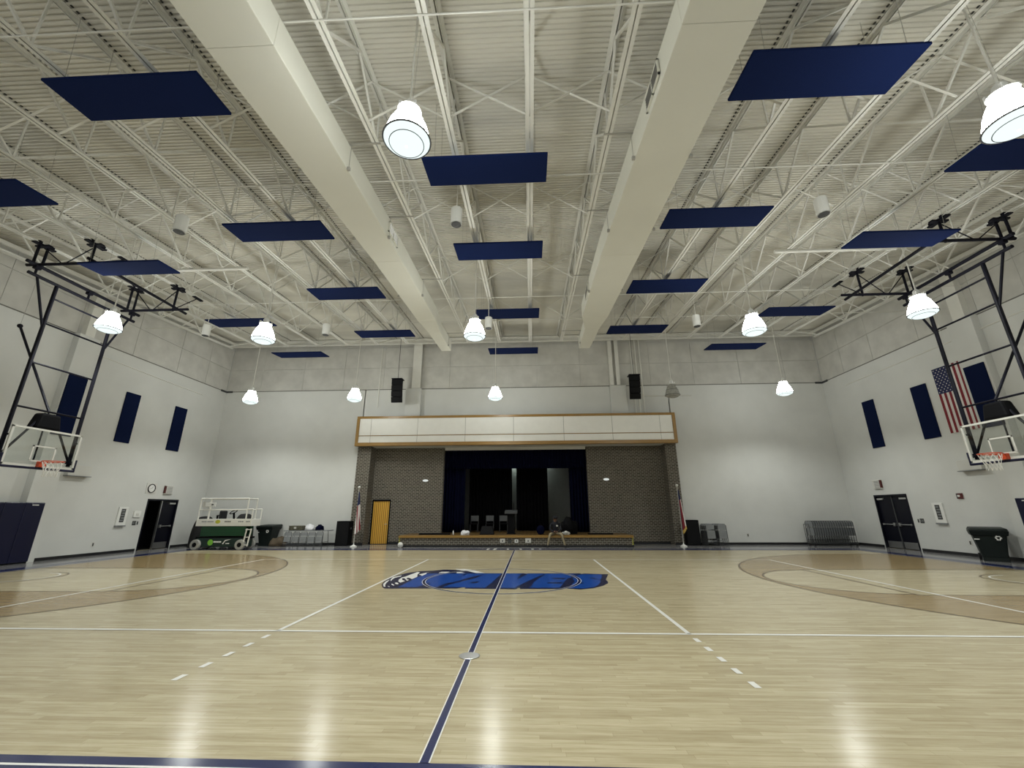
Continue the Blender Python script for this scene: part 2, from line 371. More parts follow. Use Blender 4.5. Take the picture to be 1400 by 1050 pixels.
LOGO = {"outline":[[[-2.56,3.36],[-2.69,3.6],[-2.79,3.86],[-2.88,4.26],[-2.93,4.86],[-2.87,5.35],[-2.72,5.83],[-2.45,6.18],[-2.12,6.31],[-1.83,6.52],[-1.5,6.46],[-1.19,6.27],[-1.02,6.11],[-0.8,5.8],[-0.1,5.77],[0.56,5.78],[0.59,5.64],[0.65,5.78],[1.12,5.79],[2.09,5.81],[2.11,5.66],[2.18,5.78],[2.82,5.64],[2.6,4.7],[2.6,4.37],[2.55,4.14],[2.37,3.79],[2.11,3.5],[1.82,3.34],[1.55,3.43],[1.44,3.5],[1.32,3.37],[0.72,3.38],[0.49,3.37],[0.49,3.67],[0.4,3.33],[-0.75,3.4],[-0.74,3.64],[-0.81,3.56],[-0.92,3.4],[-0.92,3.4]]],"blue":[[[-2.3,3.55],[-2.27,4.13],[-2.25,5.0],[-2.16,5.7],[-1.81,5.72],[-1.11,5.73],[-0.61,5.72],[0.08,5.73],[0.48,5.73],[1.1,5.74],[1.57,5.73],[2.16,5.63],[2.66,5.59],[2.81,5.59],[2.59,4.7],[2.58,4.37],[2.37,3.87],[2.13,3.62],[1.92,3.48],[1.61,3.49],[1.42,3.55],[0.72,3.52],[-0.37,3.51],[-0.72,3.52],[-0.94,3.56],[-1.49,3.54]]],"streak":[[[-1.24,4.78],[-1.06,5.4],[-1.17,5.47],[-1.01,5.67],[-1.1,5.38],[-1.19,5.01]],[[-1.42,3.54],[-1.31,4.06],[-0.94,4.61],[-1.09,4.44],[-0.76,5.2],[-0.52,5.66],[-0.69,4.92],[-1.05,4.19],[-1.19,3.85],[-1.29,3.54]],[[-1.87,3.55],[-1.77,3.88],[-1.71,4.24],[-1.68,3.84],[-1.52,3.55]],[[-0.75,4.26],[-0.53,4.42],[-0.55,4.17],[-0.65,4.06]],[[-0.3,3.51],[-0.21,4.31],[-0.07,5.71],[0.03,5.71],[0.02,4.91],[-0.01,4.32],[-0.05,3.5]],[[0.37,4.63],[0.44,5.52],[0.49,5.7],[0.6,5.7],[0.62,5.52],[0.52,5.22]],[[0.37,3.51],[0.61,4.33],[1.1,5.68],[1.11,5.68],[1.08,5.71],[1.14,5.71],[0.81,4.35],[0.74,3.72],[0.69,3.52]],[[1.28,4.93],[1.63,4.98],[1.57,4.73],[1.3,4.79]],[[1.12,4.25],[1.5,4.32],[1.46,4.09],[1.11,4.12]],[[1.38,3.53],[1.54,4.35],[1.68,4.96],[1.78,5.02],[1.81,4.45],[1.64,3.78],[1.51,3.51]],[[1.77,5.13],[1.9,5.58],[2.13,5.68],[1.99,5.47],[1.86,5.19],[1.78,4.84]],[[2.15,5.05],[2.34,5.02],[2.45,4.67],[2.3,4.83]],[[1.83,4.37],[2.02,4.23],[1.94,4.08],[1.82,4.13]],[[2.65,5.61],[2.82,5.62],[2.6,4.7],[2.6,4.37],[2.55,4.14],[2.37,3.79],[2.11,3.49],[2.31,3.98],[2.42,4.36],[2.46,4.73],[2.55,5.01]]],"white":[[[-2.65,3.6],[-2.78,3.94],[-2.85,4.36],[-2.84,4.63],[-2.75,4.08],[-2.69,3.81],[-2.6,3.58]],[[-2.82,4.6],[-2.89,5.02],[-2.75,5.35],[-2.72,5.13],[-2.8,4.91],[-2.78,4.6],[-2.73,4.36]],[[-2.53,4.32],[-2.61,4.61],[-2.64,4.97],[-2.59,5.13],[-2.5,6.02],[-2.4,5.9],[-2.37,5.53],[-2.26,5.08],[-2.3,4.71],[-2.43,4.92],[-2.48,4.92],[-2.44,4.71],[-2.33,4.56],[-2.36,4.46],[-2.54,4.86],[-2.59,4.81],[-2.5,4.56],[-2.39,4.41],[-2.43,4.16]],[[-2.55,3.86],[-2.61,4.04],[-2.47,3.82],[-2.46,3.73]],[[-2.56,4.13],[-2.52,4.18],[-2.42,4.0],[-2.43,3.91],[-2.5,3.99]],[[-2.6,3.69],[-2.52,3.63],[-2.5,3.55]],[[-2.34,5.53],[-2.13,6.05],[-2.19,5.84],[-2.15,5.6],[-2.18,5.25],[-2.26,5.42]],[[-1.85,5.8],[-1.82,6.03],[-1.58,6.06],[-1.62,5.81]],[[-1.35,5.79],[-1.36,5.97],[-1.16,6.04],[-1.25,5.98],[-1.1,5.79]],[[-1.54,6.68],[-1.24,6.57],[-1.37,6.71],[-1.02,6.5],[-0.55,5.8],[-0.8,5.82],[-1.06,6.17],[-1.45,6.5]]],"band":[[[-1.28,13.07],[-1.25,13.69],[-1.13,13.69],[-1.17,13.07]],[[-0.98,13.07],[-0.94,13.69],[-0.81,13.69],[-0.86,13.07]],[[-0.36,13.17],[-0.35,13.62],[-0.26,13.49],[-0.27,13.14]],[[0.21,13.23],[0.21,13.55],[0.32,13.49],[0.32,13.17]],[[0.73,13.17],[0.75,13.55],[0.87,13.49],[0.85,13.14]],[[1.08,13.23],[1.1,13.49],[1.21,13.45],[1.19,13.23]]]}
for q in LOGO['outline']:
    p = paint('logo_outline', 'navylogo', label='dark navy outline of the court logo'); p.poly(q, .0026); done(p)
for q in LOGO['blue']:
    p = paint('logo_letter', 'bluelogo', label='royal blue lettering of the court logo'); p.poly(q, .0032); done(p)
for q in LOGO['streak']:
    p = paint('logo_outline', 'navylogo'); p.poly(q, .0035); done(p)
for q in LOGO['white']:
    p = paint('logo_foam', 'whiteline', label='white foam of the wave crest'); p.poly(q, .0036); done(p)
for q in LOGO['band']:
    p = paint('border_letter', 'whiteline', label='white slanted mark on the far navy border'); p.poly(q, .0036); done(p)
p = paint('centre_circle', 'whiteline'); p.ring((0, KY-.05), 1.895, 1.908, .0042, 80); p.ring((0, KY-.05), 1.972, 1.985, .0042, 80); done(p)

p = paint('centre_circle', 'navylogo'); p.ring((0, KY-.05), 1.908, 1.972, .0041, 80); done(p)
p = paint('centre_line', 'navyline', label='navy centre line across the court'); p.rect(-.03, .03, CY0, CY1, .0052); done(p)
for s in (-1, 1):
    p = paint('centre_line_edge', 'whiteline'); p.rect(s*.035-.006, s*.035+.006, CY0, CY1, .0050); done(p)
cp = tag(MB().lathe([(0.125,0),(0.125,.003),(0.115,.006),(.02,.0065)], (0,-1.105,.0052), 28).build('floor_plate', M['chrome'], smooth=False),
         'round steel volleyball post cover on the navy centre line', 'floor plate')

# walls -----------------------------------------------------------------
def wall(name, boxes, m='wall'):
    mb = MB()
    for b in boxes: mb.box(*b)
    return structure(mb.build(name, M[m]))
T = 0.3
DL0, DL1, DLZ = 12.42, 14.16, 2.25        # left door opening (Y range)
DR0, DR1, DRZ = 12.48, 14.26, 2.30
wl = wall('wall_left', [(-WX-T,-WX,FY-T,DL0,0,ZJ), (-WX-T,-WX,DL1,WY+T,0,ZJ), (-WX-T,-WX,DL0,DL1,DLZ,ZJ), (-WX-T,-WX-.03,FY-T,WY+T,ZJ,12.0)])
wr = wall('wall_right', [(WX,WX+T,FY-T,DR0,0,ZJ), (WX,WX+T,DR1,WY+T,0,ZJ), (WX,WX+T,DR0,DR1,DRZ,ZJ), (WX+.03,WX+T,FY-T,WY+T,ZJ,12.0)])
wf = wall('wall_front', [(-WX-T,WX+T,FY-T,FY,0,12.0)])
wb = wall('wall_back', [(-WX-T,BX0+.05,WY,WY+T,0,ZJ), (BX1-.05,WX+T,WY,WY+T,0,ZJ), (BX0,BX1,WY,WY+T,6.0,ZJ), (-WX-T,WX+T,WY+.03,WY+T,ZJ,12.0)])
def panels_y(parent, xin, s):              # upper precast panels of a side wall
    ys = [FY, -7.5, -5.0, -2.5, 0, 2.5, 5.0, 7.5, 9.9, 12.3, 14.2, WY]
    for y0, y1 in zip(ys, ys[1:]):
        for z0, z1 in ((ZJ+.035, 9.66), (9.675, 11.9)):
            x = sorted((s*xin, s*(xin+.04)))
            MB().box(x[0], x[1], y0+.007, y1-.007, z0, z1).build('panel', M['upper'], parent)
panels_y(wl, WX, -1); panels_y(wr, WX, 1)
xs = [-16.85,-14.9,-12.42,-10.0,-7.64,-5.7,-3.8,-1.25,1.24,3.68,5.72,7.6,10.0,12.55,15.0,16.85]
for x0, x1 in zip(xs, xs[1:]):
    for z0, z1 in ((ZJ+.035, 9.66), (9.675, 10.93), (10.95, 11.9)):
        MB().box(x0+.007, x1-.007, WY-(.0 if z0 < 10.9 else -.02), WY+.04, z0, z1).build('panel', M['upper'], wb)
# dark joint strip above the lower wall, small corner brackets
for nm, b in (('left', (-WX-.02,-WX+.004,FY,WY,ZJ-.012,ZJ+.03)), ('right', (WX-.004,WX+.02,FY,WY,ZJ-.012,ZJ+.03)), ('back', (-WX,WX,WY-.004,WY+.02,ZJ-.012,ZJ+.03))):
    MB().box(*b).build('wall_joint', M['joint'], {'left': wl, 'right': wr, 'back': wb}[nm])
for s, pr in ((-1, wl), (1, wr)):
    MB().box(s*(WX-.02)-.02, s*(WX-.02)+.02, WY-.45, WY-.02, ZJ-.05, ZJ+.05).box(s*(WX-.2)-.18, s*(WX-.2)+.18, WY-.04, WY-.005, ZJ-.05, ZJ+.05).build('corner_bracket', M['darkgrey'], pr)
# wall ledger and eave beam
for s in (-1, 1):
    mb = MB(); y0, y1 = FY, 15.5
    mb.bar((s*(WX-.12), y0, zb(y0)+1.0-.25), (s*(WX-.12), y1, zb(y1)+1.0-.25), .12, .10)
    mb.bar((s*(WX-.35), y0, zb(y0)+1.0-.05), (s*(WX-.35), y1, zb(y1)+1.0-.05), .10, .12)
    structure(mb.build('trim_'+str(1 if s < 0 else 2), M['steel']))
mb = MB().box(-WX, WX, 15.45, 15.60, 10.99, 11.06).box(-WX, WX, 15.45, 15.60, 11.24, 11.31).box(-WX, WX, 15.51, 15.54, 11.06, 11.24)
structure(mb.build('trim_3', M['steel']))
# baseboards
for nm, bs in (('left', [(-WX,-WX+.02,FY,DL0-.08,0,.11), (-WX,-WX+.02,DL1+.08,WY,0,.11)]), ('right', [(WX-.02,WX,FY,DR0-.08,0,.11), (WX-.02,WX,DR1+.08,WY,0,.11)]),
               ('back', [(-WX,BX0,WY-.02,WY,0,.11), (BX1,WX,WY-.02,WY,0,.11)])):
    mb = MB()
    for b in bs: mb.box(*b)
    structure(mb.build('baseboard_'+nm, M['base']))
# wall pilasters behind the hoops, columns on the stage wall
for s, pr, y0, y1 in ((-1, wl, 7.42, 8.22), (1, wr, 7.55, 8.45)):
    x = sorted((s*WX, s*(WX-.26)))
    MB().box(x[0], x[1], y0, y1, 0, ZJ).build('pilaster', M['wall'], pr, bevel=.01)
    x = sorted((s*WX, s*(WX-.22)))
    MB().box(x[0], x[1], y0+.2, y1-.25, ZJ, 10.35).build('steel_column', M['steel'], pr)
for x0, x1, u0, u1 in ((-6.22,-5.34,-5.92,-5.42), (5.26,6.14,5.30,5.55)):
    MB().box(x0, x1, WY-.28, WY, 6.0, ZJ-.03).build('pilaster', M['wall'], wb, bevel=.01)
    if u0 < 0: MB().box(u0, u1, WY-.22, WY-.18, ZJ, 11.2).box((u0+u1)/2-.02, (u0+u1)/2+.02, WY-.2, WY, ZJ, 11.2).build('steel_column', M['steel'], wb)
    else:
        for k in (0, .36): MB().box(u0+k, u0+k+.2, WY-.22, WY-.02, ZJ, 11.2).build('steel_column', M['steel'], wb)
# conduits
for x in (6.62, 6.86, 7.10):
    MB().tube((x, WY-.04, 6.0), (x, WY-.04, 11.2), .035, 8).build('conduit', M['steel'], wb)
MB().tube((7.1, WY-.04, 7.75), (9.72, WY-.04, 7.73), .03, 8).build('conduit', M['offwhite'], wb)
MB().tube((-7.85, WY-.05, 7.3), (-7.85, WY-.05, 10.9), .03, 8).build('conduit', M['steel'], wb)
MB().path([(WX-.03, 14.3, 7.72), (WX-.03, 12.9, 7.74), (WX-.03, 9.0, 7.78), (WX-.03, 5.5, 7.85)], .022, 6).build('conduit', M['steel'], wr)
MB().path([(-WX+.03, 14.2, 7.72), (-WX+.03, 12.0, 7.75), (-WX+.03, 8.3, 7.85)], .022, 6).build('conduit', M['steel'], wl)

# ceiling: corrugated roof deck ------------------------------------------
mb = MB(); pitch = 0.095; y = FY-.3; prof = []
while y < WY+.5:
    z = zdeck(y); prof += [(y, z), (y+.045, z+.045*SL), (y+.055, z+.032), (y+.085, z+.034)]; y += pitch
X0, X1 = -WX-.2, WX+.2
vs = [];
for yy, zz in prof: vs += [(X0, yy, zz), (X1, yy, zz)]
mb.add(vs, [(2*i, 2*i+1, 2*i+3, 2*i+2) for i in range(len(prof)-1)])
cei = structure(mb.build('ceiling', M['deck']))
mb = MB(); mb.hexa([(X0,FY-.3,zdeck(FY)+.10),(X1,FY-.3,zdeck(FY)+.10),(X1,WY+.5,zdeck(WY)+.14),(X0,WY+.5,zdeck(WY)+.14)],
                   [(X0,FY-.3,zdeck(FY)+.3),(X1,FY-.3,zdeck(FY)+.3),(X1,WY+.5,zdeck(WY)+.3),(X0,WY+.5,zdeck(WY)+.3)])
mb.build('roof_board', M['darkgrey'], cei)
# open web joists, spanning towards the stage
JX = [0.86+1.59*n for n in range(-10, 10)]
YB0, YB1 = FY+.6, 13.05                    # bottom chord ends short of the bearing
def chord_bars(mb, x, y0, y1, zf, leg, gap, t, top):
    for s in (-1, 1):
        xa = x+s*gap/2; xb = x+s*(gap/2+leg)
        mb.bar(((xa+xb)/2, y0, zf(y0)+(leg-t/2 if top else t/2)), ((xa+xb)/2, y1, zf(y1)+(leg-t/2 if top else t/2)), leg, t)
        mb.bar((xa+s*t/2, y0, zf(y0)+leg/2), (xa+s*t/2, y1, zf(y1)+leg/2), t, leg)
for i, x in enumerate(JX):
    side = ('left wall', ORD[i]) if i < 10 else ('right wall', ORD[19-i])
    t = thing('roof_joist', f'white open-web steel roof joist, {side[1]} one from the {side[0]}', 'joist', (x, 0, 0), 0, 'roof joists under the deck')
    mb = MB(); chord_bars(mb, 0, YB0, YB1, zb, .065, .022, .009, False); mb.build('bottom_chord', M['steel'], t)
    mb = MB(); chord_bars(mb, 0, FY, WY+.1, zt, .08, .025, .010, True); mb.build('top_chord', M['steel'], t)
    if abs(x) > 4.3:  # small dark plates stand in for shade in the deck flutes
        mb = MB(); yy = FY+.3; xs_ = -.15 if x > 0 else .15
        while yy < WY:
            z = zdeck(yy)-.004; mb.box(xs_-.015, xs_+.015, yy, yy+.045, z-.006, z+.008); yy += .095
        so = mb.build('flute_shade', M['slot'], t); so['kind'] = 'stuff'  # 'slot' is the dark colour for the flute shade
    yn = -9.09+.0
    while yn < 13.2:
        b = (0, yn, zb(yn)+.03)
        for dy in (-1.125, 0, 1.125):
            ye = yn+dy
            if ye < FY+.05: continue
            MB().bar(b, (0, ye, zt(ye)+.03), .042 if dy else .032, .042 if dy else .032).build('web_bar', M['steel'], t)
        yn += 2.25
    MB().bar((0, 13.0, zb(13.0)+.03), (0, 15.4, zt(15.4)+.02), .045, .045).build('web_bar', M['steel'], t)
# bridging: rods under the bottom chords and crossed braces between joists
for yb in (-2.5, 1.0, 7.6, 10.05):
    MB().tube((-WX+.1, yb, zb(yb)-.012), (WX-.1, yb, zb(yb)-.012), .015, 6).build('bridging_rod', M['steel'], cei)
for yb in (-5.5, -0.6, 2.6, 6.3, 10.0):
    for i in range(len(JX)-1):
        for k in (0, 1):
            a, b = (JX[i], JX[i+1]) if k == 0 else (JX[i+1], JX[i])
            MB().bar((a, yb+.02*k, zb(yb)+.06), (b, yb+.02*k, zt(yb)+.02), .042, .014).build('cross_brace', M['steel'], cei)
MB().tube((-8.35, 4.76, zb(4.76)-.055), (-13.4, 4.76, zb(4.76)-.055), .05, 12).build('pipe', M['steel'], cei)
MB().tube((8.38, 4.66, zb(4.66)-.055), (12.0, 4.66, zb(4.66)-.055), .05, 12).build('pipe', M['steel'], cei)

# ducts -------------------------------------------------------------------
def zd(y): return 8.31 + SL*y
def make_duct(label, segs, inner, vents):
    t = thing('air_duct', label, 'duct', (0, 0, 0), 0, 'ceiling ducts')
    for (y0, y1, a0, a1, b0, b1, h0, h1) in segs:      # x range at y0 (a0,a1) and y1 (b0,b1)
        mb = MB()
        mb.hexa([(a0,y0,zd(y0)),(a1,y0,zd(y0)),(b1,y1,zd(y1)),(b0,y1,zd(y1))], [(a0,y0,zd(y0)+h0),(a1,y0,zd(y0)+h0),(b1,y1,zd(y1)+h1),(b0,y1,zd(y1)+h1)])
        mb.build('duct_section', M['duct'], t, bevel=.012)
        if y1-y0 > .8:
            n = int((y1-y0)/1.3)
            for k in range(1, n+1):
                f = k/(n+1); y = y0+(y1-y0)*f; xa, xb = a0+(b0-a0)*f, a1+(b1-a1)*f; h = h0+(h1-h0)*f
                if k % 2: continue
                j = JX; lo = max([q for q in j if q < xa+.02], default=xa-.5); hi = min([q for q in j if q > xb-.02], default=xb+.5)
                m2 = MB().bar((lo-.1, y, zb(y)-.008), (hi+.1, y, zb(y)-.008), .04, .016)
                for x in (xa-.03, xb+.03): m2.tube((x, y, zd(y)-.03), (x, y, zb(y)), .006, 6).box(x-.03, x+.03, y-.025, y+.025, zd(y)-.04, zd(y)+.03)
                m2.build('hanger', M['rod'], t)
    for y, x in vents:
        z = zd(y)+.30; s = 1 if inner > 0 else -1
        g = MB().box(min(x, x+s*.03), max(x, x+s*.03), y-.36, y+.36, z-.16, z-.13).box(min(x, x+s*.03), max(x, x+s*.03), y-.36, y+.36, z+.13, z+.16)
        for yy in (-.36, -.02, .33): g.box(min(x, x+s*.03), max(x, x+s*.03), y+yy, y+yy+.03, z-.16, z+.16)
        gv = g.build('grille', M['duct'], t)
        b = MB().box(min(x+s*.002, x+s*.012), max(x+s*.002, x+s*.012), y-.34, y+.34, z-.14, z+.14).build('grille_opening', M['darkgrey'], gv)
        for k in range(5): MB().bar((x+s*.02, y-.33, z-.11+.055*k), (x+s*.02, y+.33, z-.11+.055*k), .006, .03, up=(1,0,.6)).build('louvre', M['rod'], gv)
make_duct('large cream duct on the left, running to the stage wall', [(-9.8,-2.6,-3.86,-2.84,-3.86,-2.84,.585,.585), (-2.6,3.6,-3.86,-2.84,-3.68,-2.86,.585,.585), (3.6,8.3,-3.68,-2.86,-3.66,-2.92,.585,.56), (8.3,9.7,-3.66,-2.92,-3.58,-3.05,.56,.5), (9.7,12.5,-3.58,-3.05,-3.58,-3.10,.5,.5)], 1, [(2.7,-2.855), (-5,-2.84)])
make_duct('large cream duct on the right, running to the stage wall', [(-9.8,-2.6,2.96,3.98,2.96,3.98,.585,.585), (-2.6,3.6,2.96,3.98,2.86,3.96,.585,.585), (3.6,8.3,2.86,3.96,2.90,3.92,.585,.56), (8.3,9.7,2.90,3.92,3.18,3.80,.56,.5), (9.7,12.5,3.18,3.80,3.25,3.78,.5,.5)], -1, [(-1.4,2.935), (6.6,2.885)])

# ================================================================ STAGE
REC = 16.5                                  # recessed brick wall
PF = 15.72                                  # front of the brick piers
LY, LZ = 14.45, 0.53                        # stage ledge front, stage level
def strs(o): return structure(o)
br = MB()
br.box(BX0, -7.92, PF, REC+.3, 0, 5.06); br.box(7.93, BX1, PF, REC+.3, 0, 5.06)
strs(br.build('wall_stage', M['brick']))
DX0, DX1, DZ = -7.87, -6.86, 2.28
b2 = MB()
b2.box(-7.92, DX0, REC, REC+.3, 0, 5.06).box(DX1, STX0, REC, REC+.3, 0, 5.06).box(DX0, DX1, REC, REC+.3, DZ, 5.06).box(STX1, 7.93, REC, REC+.3, 0, 5.06)
strs(b2.build('wall_stage_recess', M['brick']))
strs(MB().box(BX0, BX1, PF, REC+.3, 5.06, 5.12).build('trim_4', M['wall']))          # soffit
strs(MB().box(BX0, BX1, REC+.05, REC+.3, 5.06, 6.6).build('wall_stage_upper', M['wall']))
strs(MB().box(-7.92, DX0, REC-.02, REC, 0, .11).box(DX1, -5.65, REC-.02, REC, 0, .11).box(5.57, 7.93, REC-.02, REC, 0, .11).box(BX0, -7.92, PF-.02, PF, 0, .11).box(7.93, BX1, PF-.02, PF, 0, .11).build('baseboard_stage', M['base']))
# stage platform
st = strs(MB().box(-5.65, 5.57, LY+.03, 22.2, 0, LZ-.06).build('stage', M['brick']))
MB().box(-5.68, 5.60, LY-.02, LY+.18, LZ-.11, LZ).build('nosing', M['oak'], st, bevel=.01)
MB().box(-5.68, 5.60, LY+.18, 22.2, LZ-.06, LZ).build('stage_floor', M['stagewood'], st)
MB().box(-5.66, 5.58, LY+.01, LY+.03, 0, .09).build('stage_base', M['base'], st)
for x in (-5.66, 5.52):                     # hazard stripes on both ends
    for k in range(4):
        MB().hexa([(x,LY-.002,.10+.09*k),(x+.06,LY-.002,.13+.09*k),(x+.06,LY+.03,.13+.09*k),(x,LY+.03,.10+.09*k)], [(x,LY-.002,.14+.09*k),(x+.06,LY-.002,.17+.09*k),(x+.06,LY+.03,.17+.09*k),(x,LY+.03,.14+.09*k)]).build('hazard_stripe', M['yellow'], st)
for x, m, wd in ((-.63,'offwhite',.24), (-.28,'darkgrey',.16), (.04,'white',.17), (.60,'offwhite',.27)):
    o = MB().box(x-wd/2, x+wd/2, LY-.004, LY+.03, .20, .20+max(.15, wd*.75)).build('outlet_cover', M[m], st, bevel=.004)
    MB().box(x-.03, x+.03, LY-.008, LY, .25, .31).build('socket', M['ink'], o)
# stage house
strs(MB().box(-6.0, 6.0, 22.0, 22.2, 0, 6.4).build('wall_stage_rear', M['stagewall']))
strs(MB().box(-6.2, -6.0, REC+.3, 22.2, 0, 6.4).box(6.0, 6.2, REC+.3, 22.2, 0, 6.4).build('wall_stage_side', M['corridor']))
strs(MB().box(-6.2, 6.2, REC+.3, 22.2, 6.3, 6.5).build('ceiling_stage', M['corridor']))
# fascia box with white panels and oak trim
fa = strs(MB().box(BX0-.02, BX1, 15.36, WY+.1, 5.08, 6.66).build('fascia', M['fasciaback']))
FX = [-8.55,-7.9,-5.33,-2.72,-.11,2.58,5.16,7.68,8.34]
for x0, x1 in zip(FX, FX[1:]):
    for z0, z1 in ((5.22, 5.565), (5.61, 6.53)):
        MB().box(x0+.011, x1-.011, 15.335, 15.36, z0, z1).build('panel', M['fascia'], fa)
for nm, b in (('top', (-8.70,8.50,15.30,15.5,6.53,6.66)), ('bottom', (-8.70,8.50,15.28,15.5,5.03,5.21)), ('mid', (-8.6,8.4,15.32,15.36,5.57,5.605))):
    MB().box(*b).build('oak_rail', M['oak'], fa, bevel=.008)
for b in ((-8.70,-8.55,15.295,15.5,5.21,6.53), (8.34,8.50,15.295,15.5,5.21,6.53)): MB().box(*b).build('oak_stile', M['oak'], fa)
strs(MB().box(-3.98, 3.80, 16.38, 16.48, 4.90, 5.06).build('trim_5', M['offwhite']))
# wood door in the brick
d = strs(MB().box(DX0, DX0+.06, REC-.02, REC+.14, 0, DZ).box(DX1-.06, DX1, REC-.02, REC+.14, 0, DZ).box(DX0+.06, DX1-.06, REC-.02, REC+.14, DZ-.09, DZ).build('door_1', M['black']))
lf = MB().box(DX0+.06, DX1-.06, REC+.03, REC+.075, .01, DZ-.09).build('door_leaf', M['wooddoor'], d); lf['label'] = 'golden birch flush door leaf'
MB().tube((DX1-.13, REC-.03, 1.0), (DX1-.13, REC+.03, 1.0), .02, 10).tube((DX1-.13, REC-.03, 1.0), (DX1-.25, REC-.03, 1.0), .012, 8).build('door_handle', M['chrome'], lf)
# sconces on the brick
for x, l in ((-5.02, 'left'), (4.85, 'right')):
    t = thing('wall_light', f'small lit oval wall light on the brick {l} of the stage', 'wall light', (x, REC, 3.27))
    MB()._ball((0,-.03,0), .16, 16, 8, (1, .45, .38)).build('diffuser', M['sconce'], t, smooth=True)
    MB().box(-.13, .13, -.02, 0, -.045, .045).build('back_plate', M['offwhite'], t, bevel=.02)

# curtains -----------------------------------------------------------------
def curtain(name, label, x0, x1, yy, z0, z1, amp, wl_, m, grp=None):
    n = max(12, int((x1-x0)/wl_*8)); ph = random.random()*6
    def fn(u, v):
        x = x0+(x1-x0)*u; return (x, yy+amp*math.sin(2*PI*(x/wl_)+ph)*(1-.25*v)+amp*.4*math.sin(2*PI*x/(wl_*2.7)+1), z0+(z1-z0)*v)
    o = MB().sheet(fn, n, 6).build(name, M[m], smooth=True)
    s = o.modifiers.new('solid', 'SOLIDIFY'); s.thickness = .012
    return tag(o, label, 'curtain', grp)
curtain('stage_valance', 'navy valance curtain across the top of the stage opening', STX0-.25, STX1+.25, 16.98, 3.93, 5.2, .05, .16, 'curtain')
curtain('stage_curtain', 'navy stage curtain drawn to the left of the opening', -4.35, -2.92, 17.25, LZ+.02, 4.4, .07, .17, 'curtain')
curtain('stage_curtain', 'navy stage curtain drawn to the right of the opening', 2.92, 4.15, 17.25, LZ+.02, 4.4, .07, .17, 'curtain')
curtain('stage_curtain', 'black inner stage curtain behind the folding chairs', -2.93, -.36, 19.0, LZ+.02, 4.9, .06, .2, 'blackcurtain')
curtain('stage_curtain', 'black inner stage curtain behind the lectern and the seated man', -.09, 1.78, 19.05, LZ+.02, 4.9, .06, .2, 'blackcurtain')
tl = thing('stage_light', 'fluorescent tube light fixed high behind the black stage curtains', 'light', (.4, 21.6, 4.7))
MB().box(-1.6, 1.6, -.06, .06, .05, .12).box(-.02, .02, -.01, .01, .12, 1.6).build('housing', M['white'], tl)
MB().tube((-1.55,0,.02), (1.55,0,.02), .02, 8).build('lamp_tube', M['tubeglow'], tl)

# things on the stage --------------------------------------------------------
def make_stage_chair():
    t = thing('stage_chair', '', 'chair')
    MB().box(-.21,.21,-.2,.2,.42,.46).build('seat', M['black'], t, bevel=.01)
    MB().hexa([(-.2,.18,.58),(.2,.18,.58),(.2,.21,.58),(-.2,.21,.58)], [(-.2,.25,.88),(.2,.25,.88),(.2,.28,.88),(-.2,.28,.88)]).build('backrest', M['darkgrey'], t, bevel=.008)
    for sx in (-1, 1):
        MB().path([(sx*.21,-.2,0), (sx*.21,-.17,.44)], .013).build('leg', M['darkgrey'], t)
        MB().path([(sx*.21,.24,0), (sx*.21,.19,.44), (sx*.21,.26,.88)], .013).build('leg', M['darkgrey'], t)
    return t
c0 = make_stage_chair()
SCH = [(-2.42,17.6,'leftmost'), (-1.55,17.6,'middle'), (-.78,17.6,'rightmost')]
for i, (x, y, wd) in enumerate(SCH):
    lab = f'grey folding chair on the dark stage, {wd} of the three'
    if i == 0: c0.location = (x, y, LZ); c0['label'] = lab; c0['group'] = 'chairs on the stage'
    else: dup(c0, (x, y, LZ), .05*i, lab, 'chairs on the stage')
t = thing('monitor_speaker', 'black wedge floor monitor speaker on the stage edge before the chairs', 'speaker', (-1.46, 15.25, LZ))
MB().hexa([(-.36,-.2,0),(.36,-.2,0),(.36,.25,0),(-.36,.25,0)], [(-.27,.03,.40),(.27,.03,.40),(.27,.25,.40),(-.27,.25,.40)]).build('cabinet', M['black'], t, bevel=.012)
MB().hexa([(-.31,-.195,.03),(.31,-.195,.03),(.31,-.18,.03),(-.31,-.18,.03)], [(-.25,.005,.37),(.25,.005,.37),(.25,.02,.37),(-.25,.02,.37)]).build('grille', M['grille'], t)
t = thing('lectern', 'dark lectern with a slanted reading top on the stage', 'lectern', (-.27, 15.7, LZ))
MB().box(-.18,.18,-.14,.2,0,1.0).build('column', M['black'], t, bevel=.01)
MB().box(-.22,.22,-.2,.25,0,.04).build('base', M['black'], t)
MB().hexa([(-.32,-.26,.98),(.32,-.26,.98),(.32,.24,1.06),(-.32,.24,1.06)], [(-.32,-.26,1.08),(.32,-.26,1.08),(.32,.24,1.18),(-.32,.24,1.18)]).build('reading_top', M['darkgrey'], t, bevel=.01)
MB().path([(.12,.1,1.15),(.14,.08,1.42),(.13,-.05,1.52)], .008, 6).build('microphone', M['black'], t)
